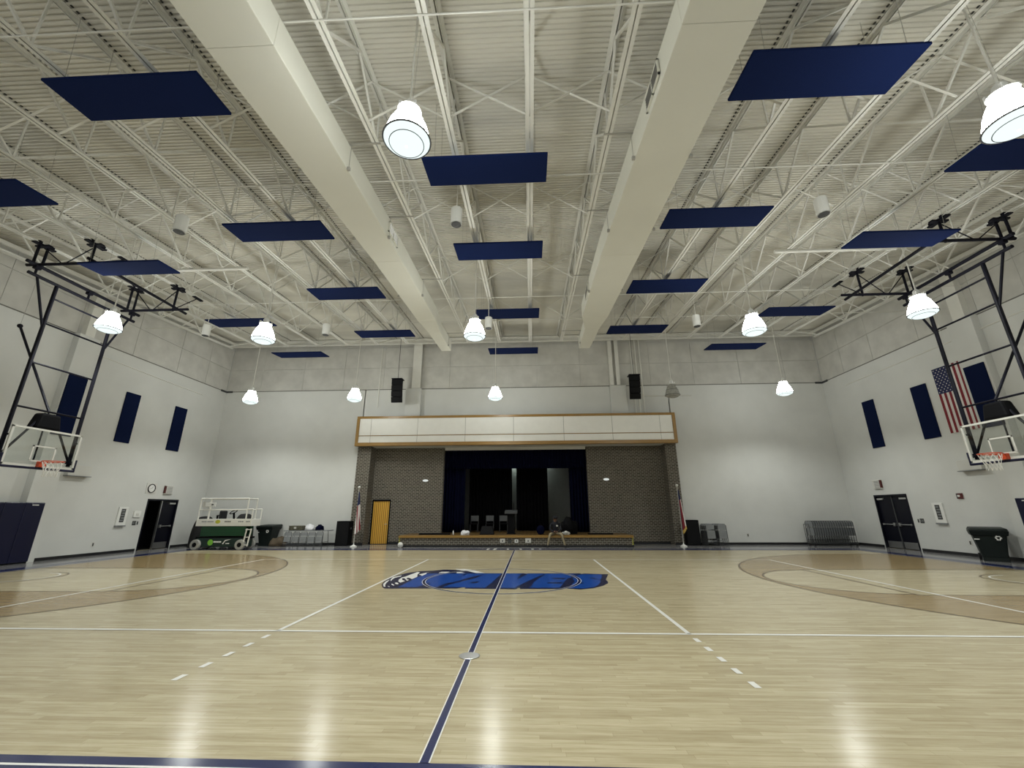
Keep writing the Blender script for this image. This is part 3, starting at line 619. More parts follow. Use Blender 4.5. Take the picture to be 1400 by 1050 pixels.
# white cloth bundle and bottle on the ledge
def lump(name, label, cat, c, r, k, m, sd, n=26, mm=16, noise=.5):
    mb = MB()._ball((0,0,0), r, n, mm, k); nv = []; off = Vector((sd*3.1, sd*1.7, sd))
    for x, y, z in mb.v:
        v = Vector((x, y, z)); d = 1+noise*(.9*mnoise.noise(v/r*1.1+off)+.55*abs(mnoise.noise(v/r*2.6+off))-.12)
        nv.append(v*d)
    fl_ = -r*k[2]*.55
    for v in nv:
        if v.z < fl_: v.z = fl_+(v.z-fl_)*.05; v.x *= 1.12; v.y *= 1.12
    zm = min(v.z for v in nv)
    mb.v = [(v.x, v.y, v.z-zm) for v in nv]
    o = mb.build(name, M[m], smooth=True); o.location = c
    return tag(o, label, cat)
lump('cloth_bundle', 'crumpled white cloth bundle on the left of the stage edge', 'cloth', (-2.52, 15.0, LZ), .19, (1.05,.8,.75), 'cloth', 3)
t = thing('water_bottle', 'small clear water bottle left of the white cloth bundle', 'bottle', (-3.15, 15.2, LZ))
MB().lathe([(.032,0),(.034,.02),(.034,.14),(.014,.19),(.014,.2)], n=12).build('body', M['white'], t, smooth=True)
MB().lathe([(.016,.2),(.016,.225)], n=10).build('cap', M['ink'], t)
t = thing('mic_stand', 'thin dark microphone stand beside the white cloth bundle', 'stand', (-2.72, 15.3, LZ))
MB().lathe([(.12,0),(.11,.02),(.02,.03)], n=16).build('base', M['black'], t); MB().tube((0,0,.02),(0,0,.34),.01).build('pole', M['black'], t)
tag(MB().box(-4.87,-3.3,15.1,15.35,LZ,LZ+.07).build('stage_riser_board', M['black'], bevel=.01), 'long dark board lying on the left end of the stage edge', 'board')
tag(MB().box(3.55,4.77,15.1,15.35,LZ,LZ+.06).build('stage_riser_board', M['black'], bevel=.01), 'long dark board lying on the right end of the stage edge', 'board')
# bags
def backpack(loc, label, k, m, rz=0):
    t = thing('backpack', label, 'bag', loc, rz)
    MB()._ball((0,0,.21*k), .2*k, 14, 9, (1,.65,1.05)).build('body', M[m], t, smooth=True)
    MB().box(-.13*k,.13*k,-.2*k,-.1*k,.03,.2*k).build('pocket', M[m], t, bevel=.02)
    MB().torus((0,.05,.43*k), .04, .01, 12, 5, 'y').build('handle', M['black'], t)
backpack((1.22,15.15,LZ), 'dark navy backpack standing left of the seated man', 1.05, 'curtain')
lump('duffel_bag', 'large black bag heaped right of the seated man', 'bag', (2.62, 15.55, LZ), .48, (.95,.7,1.0), 'black', 5, noise=.55)
lump('cloth_bundle', 'pale folded cloth beside the black bag on the stage', 'cloth', (2.45, 15.05, LZ), .17, (1.1,.7,.6), 'offwhite', 8)

# seated man ------------------------------------------------------------------
def skinned(name, verts, edges, root, sub=2):
    me = bpy.data.meshes.new(name+'_tmp'); me.from_pydata([v[:3] for v in verts], edges, [])
    o = bpy.data.objects.new(name+'_tmp', me); COL.objects.link(o)
    sk = o.modifiers.new('skin', 'SKIN'); sk.use_smooth_shade = True
    lay = me.skin_vertices[0].data
    for i, v in enumerate(verts):
        lay[i].radius = (v[3], v[4] if len(v) > 4 else v[3]); lay[i].use_root = (i == root)
    ss = o.modifiers.new('sub', 'SUBSURF'); ss.levels = sub; ss.render_levels = sub
    dg = bpy.context.evaluated_depsgraph_get(); ev = o.evaluated_get(dg); m2 = bpy.data.meshes.new_from_object(ev)
    bpy.data.objects.remove(o); return m2
V = []; E = []
def jn(x, y, z, r, r2=None, to=None):
    V.append((x, y, z, r, r2 or r)); i = len(V)-1
    if to is not None: E.append((to, i))
    return i
pel = jn(0, .05, .10, .15, .12)
wst = jn(0, .03, .26, .14, .11, pel); chs = jn(0, -.02, .42, .175, .12, wst); shd = jn(0, -.03, .53, .13, .09, chs)
nck = jn(0, -.05, .60, .058, None, shd); hd1 = jn(0, -.07, .68, .075, .085, nck); hd2 = jn(0, -.075, .76, .085, .1, hd1); hd3 = jn(0, -.07, .83, .06, .07, hd2)
for s in (-1, 1):
    sh = jn(s*.19, -.03, .51, .066, None, shd); el = jn(s*.27, -.08, .27, .05, None, sh); wr_ = jn(s*.12, -.26, .18, .034, None, el)
    hn = jn(s*.06, -.30, .16, .036, .024, wr_)
    for k in range(4): 
        fb = jn(s*(.03-.004*k), -.32+.02*k-.02, .17-.018*k, .011, None, hn); jn(s*(-.012), -.325+.012*k, .16-.016*k, .009, None, fb)
    th = jn(s*.055, -.29, .20, .011, None, hn); jn(s*.02, -.31, .205, .009, None, th)
    hp = jn(s*.10, 0, .09, .10, None, pel); kn = jn(s*.27, -.42, .075, .068, None, hp)
    an = jn(s*.40, -.46, -.40, .045, None, kn); he = jn(s*.405, -.44, -.47, .045, .04, an); jn(s*.43, -.62, -.49, .042, .03, he)
pm = skinned('person', V, E, pel)
per = bpy.data.objects.new('person', pm); COL.objects.link(per); per.location = (1.92, 14.62, LZ)
for k in ('hood', 'khaki', 'skin', 'rubber'): pm.materials.append(M[k])
for pl in pm.polygons:
    c = pl.center
    if c.z < -.42: pl.material_index = 3
    elif c.z < .14 and not (c.z > .10 and abs(c.x) < .1 and c.y < -.27) and not (abs(c.x) < .11 and c.y < -.24): pl.material_index = 1
    elif c.z > .62 or (c.y < -.27 and abs(c.x) < .1 and c.z < .25): pl.material_index = 2
    else: pl.material_index = 0
tag(per, 'man in dark hoodie, cap and khaki trousers sitting on the stage edge', 'person')
MB()._ball((0,-.065,.80), .112, 16, 10, (1,1.1,.75)).box(-.075,.075,-.27,-.16,.785,.80).build('cap', M['hood'], per, smooth=True)
MB()._ball((0,.0,.61), .13, 14, 8, (1.1,.8,.6)).build('hood', M['hood'], per, smooth=True)
for s in (-1, 1):
    MB()._ball((s*.032,-.158,.745), .011, 8, 6, (1,1,1)).build('eye', M['ink'], per, smooth=True)
    MB()._ball((s*.083,-.06,.73), .025, 8, 6, (.4,.8,1.2)).build('ear', M['skin'], per, smooth=True)
MB()._ball((0,-.168,.715), .016, 8, 6, (.8,1.2,1.4)).build('nose', M['skin'], per, smooth=True)
MB().box(-.024,.024,-.158,-.15,.675,.682).build('mouth', M['ink'], per)
MB().box(.04,.12,-.149,-.142,.40,.47).build('chest_print', M['offwhite'], per)

# ================================================================ HANGING THINGS
def roof_at(x, y): return zb(y)
def nearest_joist(x): return min(JX, key=lambda j: abs(j-x))
# navy acoustic panels under the joists: centre, length, depth
PANELS = {1: (-5.84, -1.63, 2.64, 0.82), 2: (-0.08, 0.41, 2.6, 0.85), 3: (5.66, -1.5, 2.67, 0.88), 4: (-11.68, 0.59, 2.56, 0.87), 5: (-5.82, 2.41, 2.6, 0.83), 6: (-0.05, 3.71, 2.53, 0.91), 7: (5.58, 2.42, 2.53, 0.82), 8: (11.16, 0.55, 2.56, 0.87), 9: (-10.68, 3.25, 2.37, 0.76), 10: (-5.69, 6.3, 2.51, 0.92), 11: (-0.06, 8.56, 2.56, 0.98), 12: (5.58, 6.37, 2.51, 1.02), 13: (10.45, 2.95, 2.37, 0.79), 14: (-11.39, 8.87, 2.56, 0.88), 15: (-5.81, 10.64, 2.56, 0.89), 16: (-0.03, 13.71, 2.58, 1.02), 17: (5.66, 10.76, 2.54, 1.02), 18: (11.58, 9.01, 2.56, 0.94), 19: (-11.45, 13.65, 2.68, 0.96), 20: (11.37, 13.71, 2.7, 1.02)}
PL = {1:'nearest one left of the left duct, largest in view', 2:'nearest of the middle row, beside the big lamp', 3:'nearest one right of the right duct', 4:'at the far left edge, second of the outer row',
      5:'second behind the nearest, left of the left duct', 6:'second of the middle row between the ducts', 7:'second row right of the right duct', 8:'at the far right edge behind the big right lamp', 9:'above the left basketball hoop',
      10:'third row left of the left duct', 11:'third of the middle row, behind a lit lamp', 12:'third row right of the right duct', 13:'above the right basketball hoop', 14:'far left, behind a lit lamp',
      15:'fourth row left, by the end of the left duct', 16:'farthest of the middle row, near the stage wall', 17:'fourth row right, by the end of the right duct', 18:'far right, behind a lit lamp', 19:'farthest on the left, near the stage wall', 20:'farthest on the right, near the stage wall'}
for k, (x, y, L, D) in PANELS.items():
    z = 8.6+SL*y if k not in (9, 13) else 8.37
    t = thing('acoustic_panel', 'hanging navy ceiling panel, '+PL[k], 'acoustic panel', (x, y, z), 0, 'navy acoustic panels under the roof')
    t.rotation_euler = (math.atan(SL), 0, 0)
    MB().box(-L/2, L/2, -D/2, D/2, 0, .05).build('panel_board', M['navy'], t, bevel=.012)
    for sx in (-1, 1):
        for sy in (-1, 1):
            MB().tube((sx*(L/2-.25), sy*(D/2-.12), .05), (sx*(L/2-.25), sy*(D/2-.12), 1.44 if k not in (9, 13) else zdeck(y)-z+.01), .004, 5).build('hanger_wire', M['rod'], t)
# high bay lamps
def lamp(x, y, lit, label, LAMP_Z=LAMP_Z):
    t = thing('high_bay_lamp', label, 'lamp', (x, y, LAMP_Z), 0, 'high bay lamps')
    g = M['glow'] if lit else M['unlit']
    MB().lathe([(.12,.33),(.165,.27),(.235,.14),(.285,0),(.318,-.12),(.33,-.19)], n=28, cap=False).build('refractor', g, t, smooth=True)
    MB().lathe([(.33,-.195),(.27,-.25),(.15,-.295),(.02,-.31)], n=28, cap=False).build('lens', M['lens'] if lit else g, t, smooth=True)
    MB().torus((0,0,-.192), .337, .013, 36, 6).torus((0,0,.05), .275, .005, 30, 5).torus((0,0,-.262), .245, .006, 30, 5).build('rim_band', M['guard'], t, smooth=True)
    MB().lathe([(.17,.325),(.18,.345),(.10,.36),(.085,.37),(.085,.49),(.07,.52),(.03,.56),(.02,.58)], n=20).build('ballast', M['ballast'], t)
    for k in range(4):
        a = PI/4+k*PI/2
        MB().box(-.025,.025,-.02,.02,-.02,.05).build('latch', M['ballast'], t).location = (.15*math.cos(a), .15*math.sin(a), .38)
    zz = zdeck(y)-LAMP_Z+.02
    MB().tube((0,0,.56), (0,0,zz), .017, 8).build('stem', M['steel'], t)
    MB().lathe([(.06,zz-.04),(.06,zz)], n=12).build('canopy', M['steel'], t)
    MB().tube((.035,0,.5), (.09,0,zz), .003, 4).build('safety_cable', M['rod'], t)
    if lit:
        l = bpy.data.lights.new('lamp_bulb', 'SPOT'); l.energy = LAMP_SPOT; l.spot_size = math.radians(144); l.spot_blend = .6
        l.shadow_soft_size = .16; l.color = LAMP_COL
        o = bpy.data.objects.new('lamp_bulb', l); COL.objects.link(o); o.parent = t; o.location = (0, 0, -.36)
LL = ['big glowing bell lamp nearest the camera, between the ducts', 'glowing bell lamp at the right edge of the view', 'glowing bell lamp before the left basketball hoop frame', 'glowing bell lamp left of the left duct, middle row',
      'glowing bell lamp between the ducts, middle row', 'glowing bell lamp right of the right duct, middle row', 'glowing bell lamp before the right basketball hoop frame', 'glowing bell lamp farthest left, near the stage wall',
      'glowing bell lamp near the stage wall, left of the hanging left speaker', 'glowing bell lamp above the middle of the stage fascia', 'glowing bell lamp farthest right, near the stage wall', 'unlit grey bell lamp near the stage wall, right of the hanging speaker']
for i, q in enumerate(LAMPS): lamp(q[0], q[1], i != LAMP_OFF, LL[i], *q[2:])
for i, (x, y) in enumerate(ADDED_LAMPS): lamp(x, y, True, 'added bell lamp, unseen behind the camera, '+['left','middle','right'][i]+' of three')
# white cylinder pendants
CY = [(-7.95,1.74,'nearest, left of the left duct'),(-.96,1.8,'between the ducts, behind the big lamp'),(7.84,1.86,'nearest, right of the right duct'),(-7.3,8.18,'far row, left of the left duct'),
      (7.22,8.12,'far row, right of the right duct'),(-.76,7.9,'far row between the ducts, right of a lit lamp'),(-12.1,8.0,'far left, before the left wall')]
for x, y, l in CY:
    t = thing('pendant_cylinder', 'white cylindrical pendant downlight, '+l, 'downlight', (x, y, 8.38), 0, 'white cylinder pendants')
    MB().lathe([(.125,.02),(.14,0),(.14,.44),(.13,.455),(.02,.46)], n=24, cap=True).build('shade', M['white'], t, smooth=False)
    MB().lathe([(.12,-.004),(.06,-.004)], n=20, cap=False).lathe([(.06,-.003),(.001,-.003)], n=16, cap=False).build('reflector', M['darkgrey'], t)
    MB().tube((0,0,.45), (0,0,zdeck(y)-8.38+.01), .010, 6).build('stem', M['steel'], t)
# hanging line array speakers
for s, l in ((-1, 'left'), (1, 'right')):
    t = thing('line_array_speaker', f'black curved loudspeaker array hanging {l} above the stage fascia', 'speaker', (6.36*s-.02, 14.6, 0), 0, 'hanging loudspeakers')
    ang = 0; y, z = 0.0, 8.52
    MB().box(-.29,.29,-.2,.25,8.52,8.56).bar((0,-.1,8.54),(0,.35,8.60),.06,.04).build('flying_frame', M['blacksteel'], t)
    for k in range(4):
        h = .31; a = math.radians(2+4*k); dy, dz = math.sin(a)*h, math.cos(a)*h
        c = [Vector((0, y, z)), Vector((0, y+dy*1.0, z-dz))]
        n1 = Vector((0, math.cos(a), math.sin(a)))
        bot, top = [], []
        for P, L_ in ((c[1], bot), (c[0], top)):
            for sx, sy, w2 in ((-1,0,.29), (1,0,.29), (1,1,.22), (-1,1,.22)): L_.append(Vector((sx*w2, 0, 0))+P+n1*(sy*.36-.12))
        bx = MB().hexa(bot, top).build('cabinet', M['black'], t, bevel=.01)
        MB().add([b+Vector((0,-.006,.02)) for b in bot[:2]]+[b+Vector((0,-.006,-.02)) for b in top[1::-1]], [(0,1,2,3)]).build('grille', M['grille'], bx)
        y += dy; z -= dz+.006
    MB().tube((0, .02, 8.57), (0, .02, zdeck(14.6)+.02), .012, 6).build('suspension_cable', M['blacksteel'], t)

# ================================================================ BASKETBALL HOOPS
def hoop(s, yc, side):
    t = thing('basketball_hoop', f'ceiling-hung basketball hoop with black frame and glass backboard, {side} side', 'basketball hoop', (s*13.25, yc, 0))
    def P(x, y, z): return ((s*13.25+s*x)-s*13.25, y, z)      # x>0 towards the wall
    XM = .17; bs = M['blacksteel']
    L1, L2 = -.90, .90
    for y in (L1, L2):
        MB().tube(P(XM,y,3.0), P(XM,y,8.2), .05, 10).build('mast_leg', bs, t)
    for z in (7.78, 6.98, 5.78, 4.5):
        MB().tube(P(XM,L1,z), P(XM,L2,z), .028, 8).build('rung', bs, t)
    MB().tube(P(XM,-1.66,8.22), P(XM,1.64,8.22), .048, 10).build('hinge_pipe', bs, t)
    for y, e in ((-1.43, L1), (1.43, L2)):
        MB().tube(P(XM,y,8.2), P(XM,e,6.82), .032, 8).build('mast_strut', bs, t)
    fr = MB().tube(P(XM,-1.78,8.52), P(XM,1.76,8.52), .05, 10)
    o = fr.build('frame_pipe', bs, t)
    xin = -1.60
    MB().tube(P(xin,-1.75,8.55), P(xin,1.75,8.55), .045, 10).build('frame_pipe', bs, t)
    for y in (-1.5, 1.42):
        MB().tube(P(XM+.35,y,8.55), P(xin-.35,y,8.55), .045, 10).build('frame_pipe', bs, t)
    for y in (-1.5, 0, 1.5): MB().tube(P(XM,y,8.22), P(XM,y,8.52), .03, 8).box(s*XM-.06, s*XM+.06, y-.07, y+.07, 8.40, 8.5).build('hinge_bracket', bs, t)
    # stems with clamps on the bottom chords
    jo = min(JX, key=lambda j: abs(abs(j)-13.45) if j*s > 0 else 99); ji = min(JX, key=lambda j: abs(abs(j)-11.9) if j*s > 0 else 99)
    for X in (jo, ji):
        for y in (-1.5, 1.42):
            lx = X-s*13.25
            for dy in ((-.11, .11) if X == jo else (0,)):
                z1 = zb(yc+y+dy)
                MB().tube((lx, y+dy, 8.5), (lx, y+dy, z1-.02), .035, 8).build('stem', bs, t)
            MB().box(lx-.07, lx+.07, y-.27, y+.27, z1-.06, z1-.02).box(lx-.22, lx+.22, y-.06, y+.06, z1-.065, z1-.022).box(lx-.09, lx+.09, y-.2, y-.12, z1-.03, z1+.03).box(lx-.09, lx+.09, y+.12, y+.2, z1-.03, z1+.03).build('joist_clamp', bs, t)
            MB().tube((lx, y+.02, zb(yc+y)-.08), (lx-s*(-.75 if X == ji else .75), y, 8.56), .016, 6).build('frame_strut', bs, t)
            if X == ji: MB().tube((lx, y, 8.56), (lx, y+.9, zb(yc+y+.9)-.02), .016, 6).box(lx-.06, lx+.06, y+.7, y+1.1, zb(yc+y+.9)-.05, zb(yc+y+.9)-.015).build('frame_strut', bs, t)
    # rear brace and cable
    MB().tube(P(XM+.05,0,4.5), P(2.15,0,7.35), .034, 8).ball(P(2.15,0,7.35), .07, 10, 6).build('rear_brace', bs, t)
    MB().tube(P(2.15,0,7.38), P(2.15,0,zb(yc)+.05), .006, 5).build('hoist_cable', M['rod'], t)
    MB().tube(P(XM,L2,5.75), P(1.9,2.4,8.3), .008, 5).build('hoist_cable', M['white'], t)
    # lower frame
    for y in (L1, L2):
        MB().tube(P(XM,y,3.12), P(.03,y*.97,3.06), .028, 8).box(s*XM-.05, s*XM+.05, y-.12, y+.12, 3.08, 3.16).build('board_arm', bs, t)
        MB().tube(P(XM,y,3.7), P(.03,y*.98,3.7), .024, 8).build('board_arm', bs, t)
        MB().tube(P(XM,y*.97,3.14), P(XM+.02,y*.12,4.45), .03, 8).build('mast_strut', bs, t)
    MB().tube(P(XM,-.05,3.1), P(XM,-.05,4.5), .02, 8).build('rung', bs, t)
    hs = MB().hexa([P(.05,-.33,3.98),P(.42,-.33,3.98),P(.42,.33,3.98),P(.05,.33,3.98)] if s > 0 else [P(.42,-.33,3.98),P(.05,-.33,3.98),P(.05,.33,3.98),P(.42,.33,3.98)],
                   [P(.08,-.25,4.44),P(.36,-.25,4.44),P(.36,.25,4.44),P(.08,.25,4.44)] if s > 0 else [P(.36,-.25,4.44),P(.08,-.25,4.44),P(.08,.25,4.44),P(.36,.25,4.44)])
    ho = hs.build('hoist_housing', M['black'], t, bevel=.06); ho['label'] = 'black padded housing above the backboard'
    # backboard
    hx = lambda a, b: (min(s*a, s*b), max(s*a, s*b))
    y0, y1, z0, z1 = -.90, .90, 2.90, 3.95
    bx = hx(0, .018)
    gb = MB().box(*bx, y0, y1, z0, z1).build('backboard', M['glass'], t); gb['label'] = 'clear glass board'
    fx = hx(-.012, .03); fr = MB()
    for a in ((y0-.02,y1+.02,z1-.04,z1+.01), (y0-.02,y1+.02,z0-.01,z0+.055), (y0-.02,y0+.03,z0,z1), (y1-.03,y1+.02,z0,z1)): fr.box(*fx, *a)
    fr.build('board_frame', M['offwhite'], gb)
    sx = hx(-.010, -.002); sq = MB(); a0, a1, b0, b1 = -.305, .305, 3.06, 3.49
    for a in ((a0,a1,b1-.04,b1), (a0,a1,b0-.02,b0+.02), (a0,a0+.04,b0,b1), (a1-.04,a1,b0,b1)): sq.box(*sx, *a)
    sq.build('target_square', M['offwhite'], gb)
    px = hx(-.03, .05); pd = MB().box(*px, y0-.06, y1+.06, z0-.07, z0-.008).box(*px, y0-.065, y0-.022, z0-.07, z0+.30).box(*px, y1+.022, y1+.065, z0-.07, z0+.30)
    po = pd.build('board_padding', M['pad'], gb, bevel=.012)
    # rim and net
    rc = (-s*.40, 0, 3.05)
    rm = MB().torus(rc, .23, .012, 32, 8); r0 = hx(-.015, -.10)
    rm.box(*r0, -.10, .10, 2.90, 3.05)
    for e in (-1, 1): rm.bar((-s*.1, e*.08, 3.03), (-s*.30, e*.20, 3.04), .02, .02)
    ro = rm.build('rim', M['orange'], t, smooth=False); ro['label'] = 'orange rim with its bracket'
    net = MB(); n = 12; prof = [(.225,0),(.20,-.10),(.165,-.20),(.14,-.30),(.15,-.42)]
    def np_(i, k): a = 2*PI*(i+.5*(k % 2))/n; r, z = prof[k]; return (rc[0]+r*math.cos(a), r*math.sin(a), rc[2]-.01+z)
    for k in range(4):
        for i in range(n):
            net.tube(np_(i,k), np_(i,k+1), .0055, 4)
            net.tube(np_(i,k), np_((i-1) if k % 2 == 0 else (i+1), k+1), .0055, 4)
    net.build('net', M['net'], ro)
    return t
hoop(-1, 4.68, 'left'); hoop(1, 4.80, 'right')

# ================================================================ WALL THINGS
def wall_panel(s, y0, y1, z0, z1, xin, l):
    x = s*(WX-xin); t = thing('acoustic_panel', 'tall navy felt wall panel on the '+l, 'acoustic panel', (x, (y0+y1)/2, z0), 0, 'navy wall panels')
    h = z1-z0; wd = (y1-y0)/2; xx = sorted((0, -s*.055))
    MB().box(xx[0], xx[1], -wd, wd, 0, h).build('panel_board', M['navywall'], t, bevel=.012)
wall_panel(-1, 12.70, 13.42, 4.55, 6.73, 0, 'left wall, nearest the stage')
wall_panel(-1, 10.07, 10.75, 4.55, 6.73, 0, 'left wall, middle one')
wall_panel(-1, 7.46, 8.14, 4.40, 6.72, .26, 'left pilaster, behind the hoop frame')
wall_panel(1, 12.87, 13.55, 4.40, 6.62, 0, 'right wall, nearest the stage')
wall_panel(1, 10.17, 10.87, 4.38, 6.57, 0, 'right wall, left of the hanging flag')
wall_panel(1, 7.62, 8.32, 4.36, 6.58, .26, 'right pilaster, behind the hoop')
# US flag hung vertically on the right wall
FY0, FY1, FZ0, FZ1 = 8.42, 9.74, 4.43, 6.98
fl = thing('hanging_flag', 'US flag hung vertically on the right wall beside a navy panel', 'flag', (WX-.03, (FY0+FY1)/2, FZ0))
fw, fh = FY1-FY0, FZ1-FZ0
sw = fw/13
def fy(u): return fw/2-u        # u measured from the left edge as seen from the court
def ripple(u, z): return -.012+.008*math.sin(u*9)*(1-z/fh)
cb = MB().sheet(lambda a, b: (ripple(a*fw, b*fh), fy(a*fw), b*fh), 13, 6).build('cloth', M['flagwhite'], fl, smooth=True)
ch = fh*.40
for k in range(0, 13, 2):
    top = fh-ch if k < 7 else fh
    MB().sheet(lambda a, b, k=k, top=top: (ripple((k+a)*sw, b*top)-.004, fy((k+a)*sw), b*top), 1, 5).build('red_stripe', M['red'], fl)
cn = MB().sheet(lambda a, b: (ripple(a*7*sw, fh-ch+b*ch)-.005, fy(a*7*sw), fh-ch+b*ch), 7, 3).build('canton', M['flagblue'], fl)
st_ = MB()
for r in range(11):
    for c in range(9):
        if (r+c) % 2: continue
        u = 7*sw*(c+.8)/9.6; z = fh-ch+ch*(r+.8)/11.6; R = .032; pts = []
        for q in range(10):
            a = PI/2+q*PI/5; rr = R if q % 2 == 0 else R*.4; pts.append((ripple(u, z)-.008, fy(u+rr*math.cos(a)), z+rr*math.sin(a)))
        st_.add([(ripple(u, z)-.008, fy(u), z)]+pts, [(0, i+1, (i+1) % 10+1) for i in range(10)])
so = st_.build('stars', M['flagwhite'], cn); so['kind'] = 'stuff'
MB().box(-.01, .01, -fw/2-.02, fw/2+.02, fh-.02, fh+.01).build('hanging_rod', M['rod'], fl)
# doors ------------------------------------------------------------------------
def double_door(name, s, y0, y1, z1, open_near):
    xw = s*WX; mb = MB()
    for a, b in ((y0, y0+.055), (y1-.055, y1)): mb.box(min(xw-s*.02, xw+s*.2), max(xw-s*.02, xw+s*.2), a, b, 0, z1)
    mb.box(min(xw-s*.02, xw+s*.2), max(xw-s*.02, xw+s*.2), y0+.055, y1-.055, z1-.07, z1)
    d = structure(mb.build(name, M['doornavy']))
    ym = (y0+y1)/2; xs_ = xw+s*.07
    def leaf(ya, yb, hinge):
        x = sorted((xs_, xs_+s*.045))
        l = MB().box(x[0], x[1], ya+.006, yb-.006, .012, z1-.075).build('door_leaf', M['doornavy'], d)
        xf = xs_-s*.004
        MB().box(min(xf, xs_), max(xf, xs_), ya+.03, yb-.03, .03, .30).build('kick_plate', M['chrome'], l)
        hb = MB().tube((xs_-s*.06, ya+.08, 1.02), (xs_-s*.06, yb-.08, 1.02), .02, 8)
        e = yb-.12 if hinge < 0 else ya+.12
        hb.box(min(xs_-s*.07, xs_), max(xs_-s*.07, xs_), e-.05, e+.05, .95, 1.09)
        e2 = ya+.1 if hinge < 0 else yb-.1
        hb.box(min(xs_-s*.07, xs_), max(xs_-s*.07, xs_), e2-.03, e2+.03, .98, 1.06)
        hb.build('panic_bar', M['chrome'], l)
        h0, h1 = (ya+.05, ya+.40) if hinge < 0 else (yb-.40, yb-.05)
        MB().box(min(xs_-s*.06, xs_), max(xs_-s*.06, xs_), h0, h1, z1-.22, z1-.15).build('door_closer', M['chrome'], l)
        return l
    leaf(ym+.02, y1-.055, 1)
    if not open_near: leaf(y0+.055, ym-.02, -1)
    else:
        # near leaf swung out into the corridor
        x = sorted((xs_+s*.05, xs_+s*.85)); MB().box(x[0], x[1], y0+.06, y0+.105, .012, z1-.075).build('door_leaf', M['doornavy'], d)
    MB().box(min(xw+s*.04, xw+s*.12), max(xw+s*.04, xw+s*.12), ym-.022, ym+.022, 0, z1-.07).build('mullion', M['darkgrey'] if not open_near else M['chrome'], d)
    # dark corridor beyond
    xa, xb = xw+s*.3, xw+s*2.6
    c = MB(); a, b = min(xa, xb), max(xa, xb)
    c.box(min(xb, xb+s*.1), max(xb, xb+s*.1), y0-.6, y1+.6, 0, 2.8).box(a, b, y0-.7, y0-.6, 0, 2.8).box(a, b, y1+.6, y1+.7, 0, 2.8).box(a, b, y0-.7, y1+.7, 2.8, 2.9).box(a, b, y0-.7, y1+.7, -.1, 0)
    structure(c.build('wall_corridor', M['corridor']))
double_door('door_2', -1, DL0, DL1, DLZ, True)
double_door('door_3', 1, DR0, DR1, DRZ, False)
# clock and small wall boxes (local x points into the room)
def wthing(name, label, cat, s, y, z, grp=None):
    return thing(name, label, cat, (s*WX, y, z), 0 if s < 0 else PI, grp)
t = wthing('wall_clock', 'round white wall clock with black rim on a square plate above the left doors', 'clock', -1, 12.45, 2.72)
MB().box(0,.02,-.27,.27,-.24,.24).build('back_plate', M['offwhite'], t, bevel=.006)
MB().torus((.035,0,0), .185, .018, 32, 8, 'x').build('rim', M['black'], t, smooth=True)
f = MB().add([(.03,.185*math.cos(2*PI*i/32),.185*math.sin(2*PI*i/32)) for i in range(32)], [tuple(range(32))]).build('face', M['white'], t)
for k in range(12): MB().bar((.033,.15*math.sin(k*PI/6),.15*math.cos(k*PI/6)), (.033,.17*math.sin(k*PI/6),.17*math.cos(k*PI/6)), .008, .004, (1,0,0)).build('hour_mark', M['ink'], f)
MB().bar((.036,0,0),(.036,.06,.07),.012,.004,(1,0,0)).build('hand', M['ink'], f); MB().bar((.038,0,0),(.038,-.12,-.03),.008,.004,(1,0,0)).build('hand', M['ink'], f)
for s, y, z, l, e in ((-1, 13.38, 2.70, 'left doors, beside the clock', -1), (1, 13.82, 2.78, 'right doors', -1)):
    t = wthing('wall_speaker', 'square beige wall speaker with a red end strip above the '+l, 'speaker', s, y, z)
    MB().box(0,.09,-.24,.24,-.2,.2).build('housing', M['offwhite'], t, bevel=.012)
    sy = (-1 if s < 0 else 1)*1
    MB().box(.02,.098,sy*.215-.03,sy*.215+.03,-.17,.17).build('red_strip', M['redprint'], t)
    for k in range(7): MB().box(.088,.096,-.13,.17,-.15+.045*k,-.135+.045*k).build('slot', M['steelgrey'], t)
def poster(s, y, z, l):
    t = wthing('poster_case', 'tall white wall case with a dark picture on the '+l, 'case', s, y, z)
    MB().box(0,.05,-.22,.22,-.40,.36).build('case', M['white'], t, bevel=.01)
    MB().box(.051,.054,-.10,.10,-.27,.28).build('picture', M['ink'], t)
    for k in range(5): MB().box(.054,.056,-.08+.03*(k % 2),.06+.03*(k % 2),-.22+.1*k,-.17+.1*k).build('picture_detail', M['steelgrey'], t)
    MB().box(0,.08,-.23,.23,-.45,-.40).build('ledge', M['steelgrey'], t)
poster(-1, 11.32, 1.52, 'left wall beside the doors'); poster(1, 11.17, 1.54, 'right wall beside the doors')
t = wthing('alarm_light', 'small red fire alarm strobe on the right wall above the bin', 'alarm', 1, 10.16, 2.13)
MB().box(0,.05,-.11,.11,-.10,.10).build('housing', M['redprint'], t, bevel=.01); MB().box(.05,.06,-.06,.03,-.03,.04).build('strobe', M['white'], t)
MB().box(.05,.056,-.1,-.05,-.09,.09).build('speaker_slot', M['ink'], t)
for s, y, z, l in ((-1, 12.0, 1.20, 'left doors'), (1, 12.06, 1.20, 'right doors')):
    t = wthing('light_switch', 'dark switch plates on the wall beside the '+l, 'switch', s, y, z)
    MB().box(0,.015,-.09,.09,-.09,.09).build('plate', M['ink'], t, bevel=.004)
    for k in (-1, 1): MB().box(.015,.022,.045*k-.02,.045*k+.02,-.04,.04).build('rocker', M['steelgrey'], t)
    MB().box(0,.015,.17*(1 if s < 0 else -1)-.03,.17*(1 if s < 0 else -1)+.03,-.07,.07).build('small_plate', M['darkgrey'], t, bevel=.004)
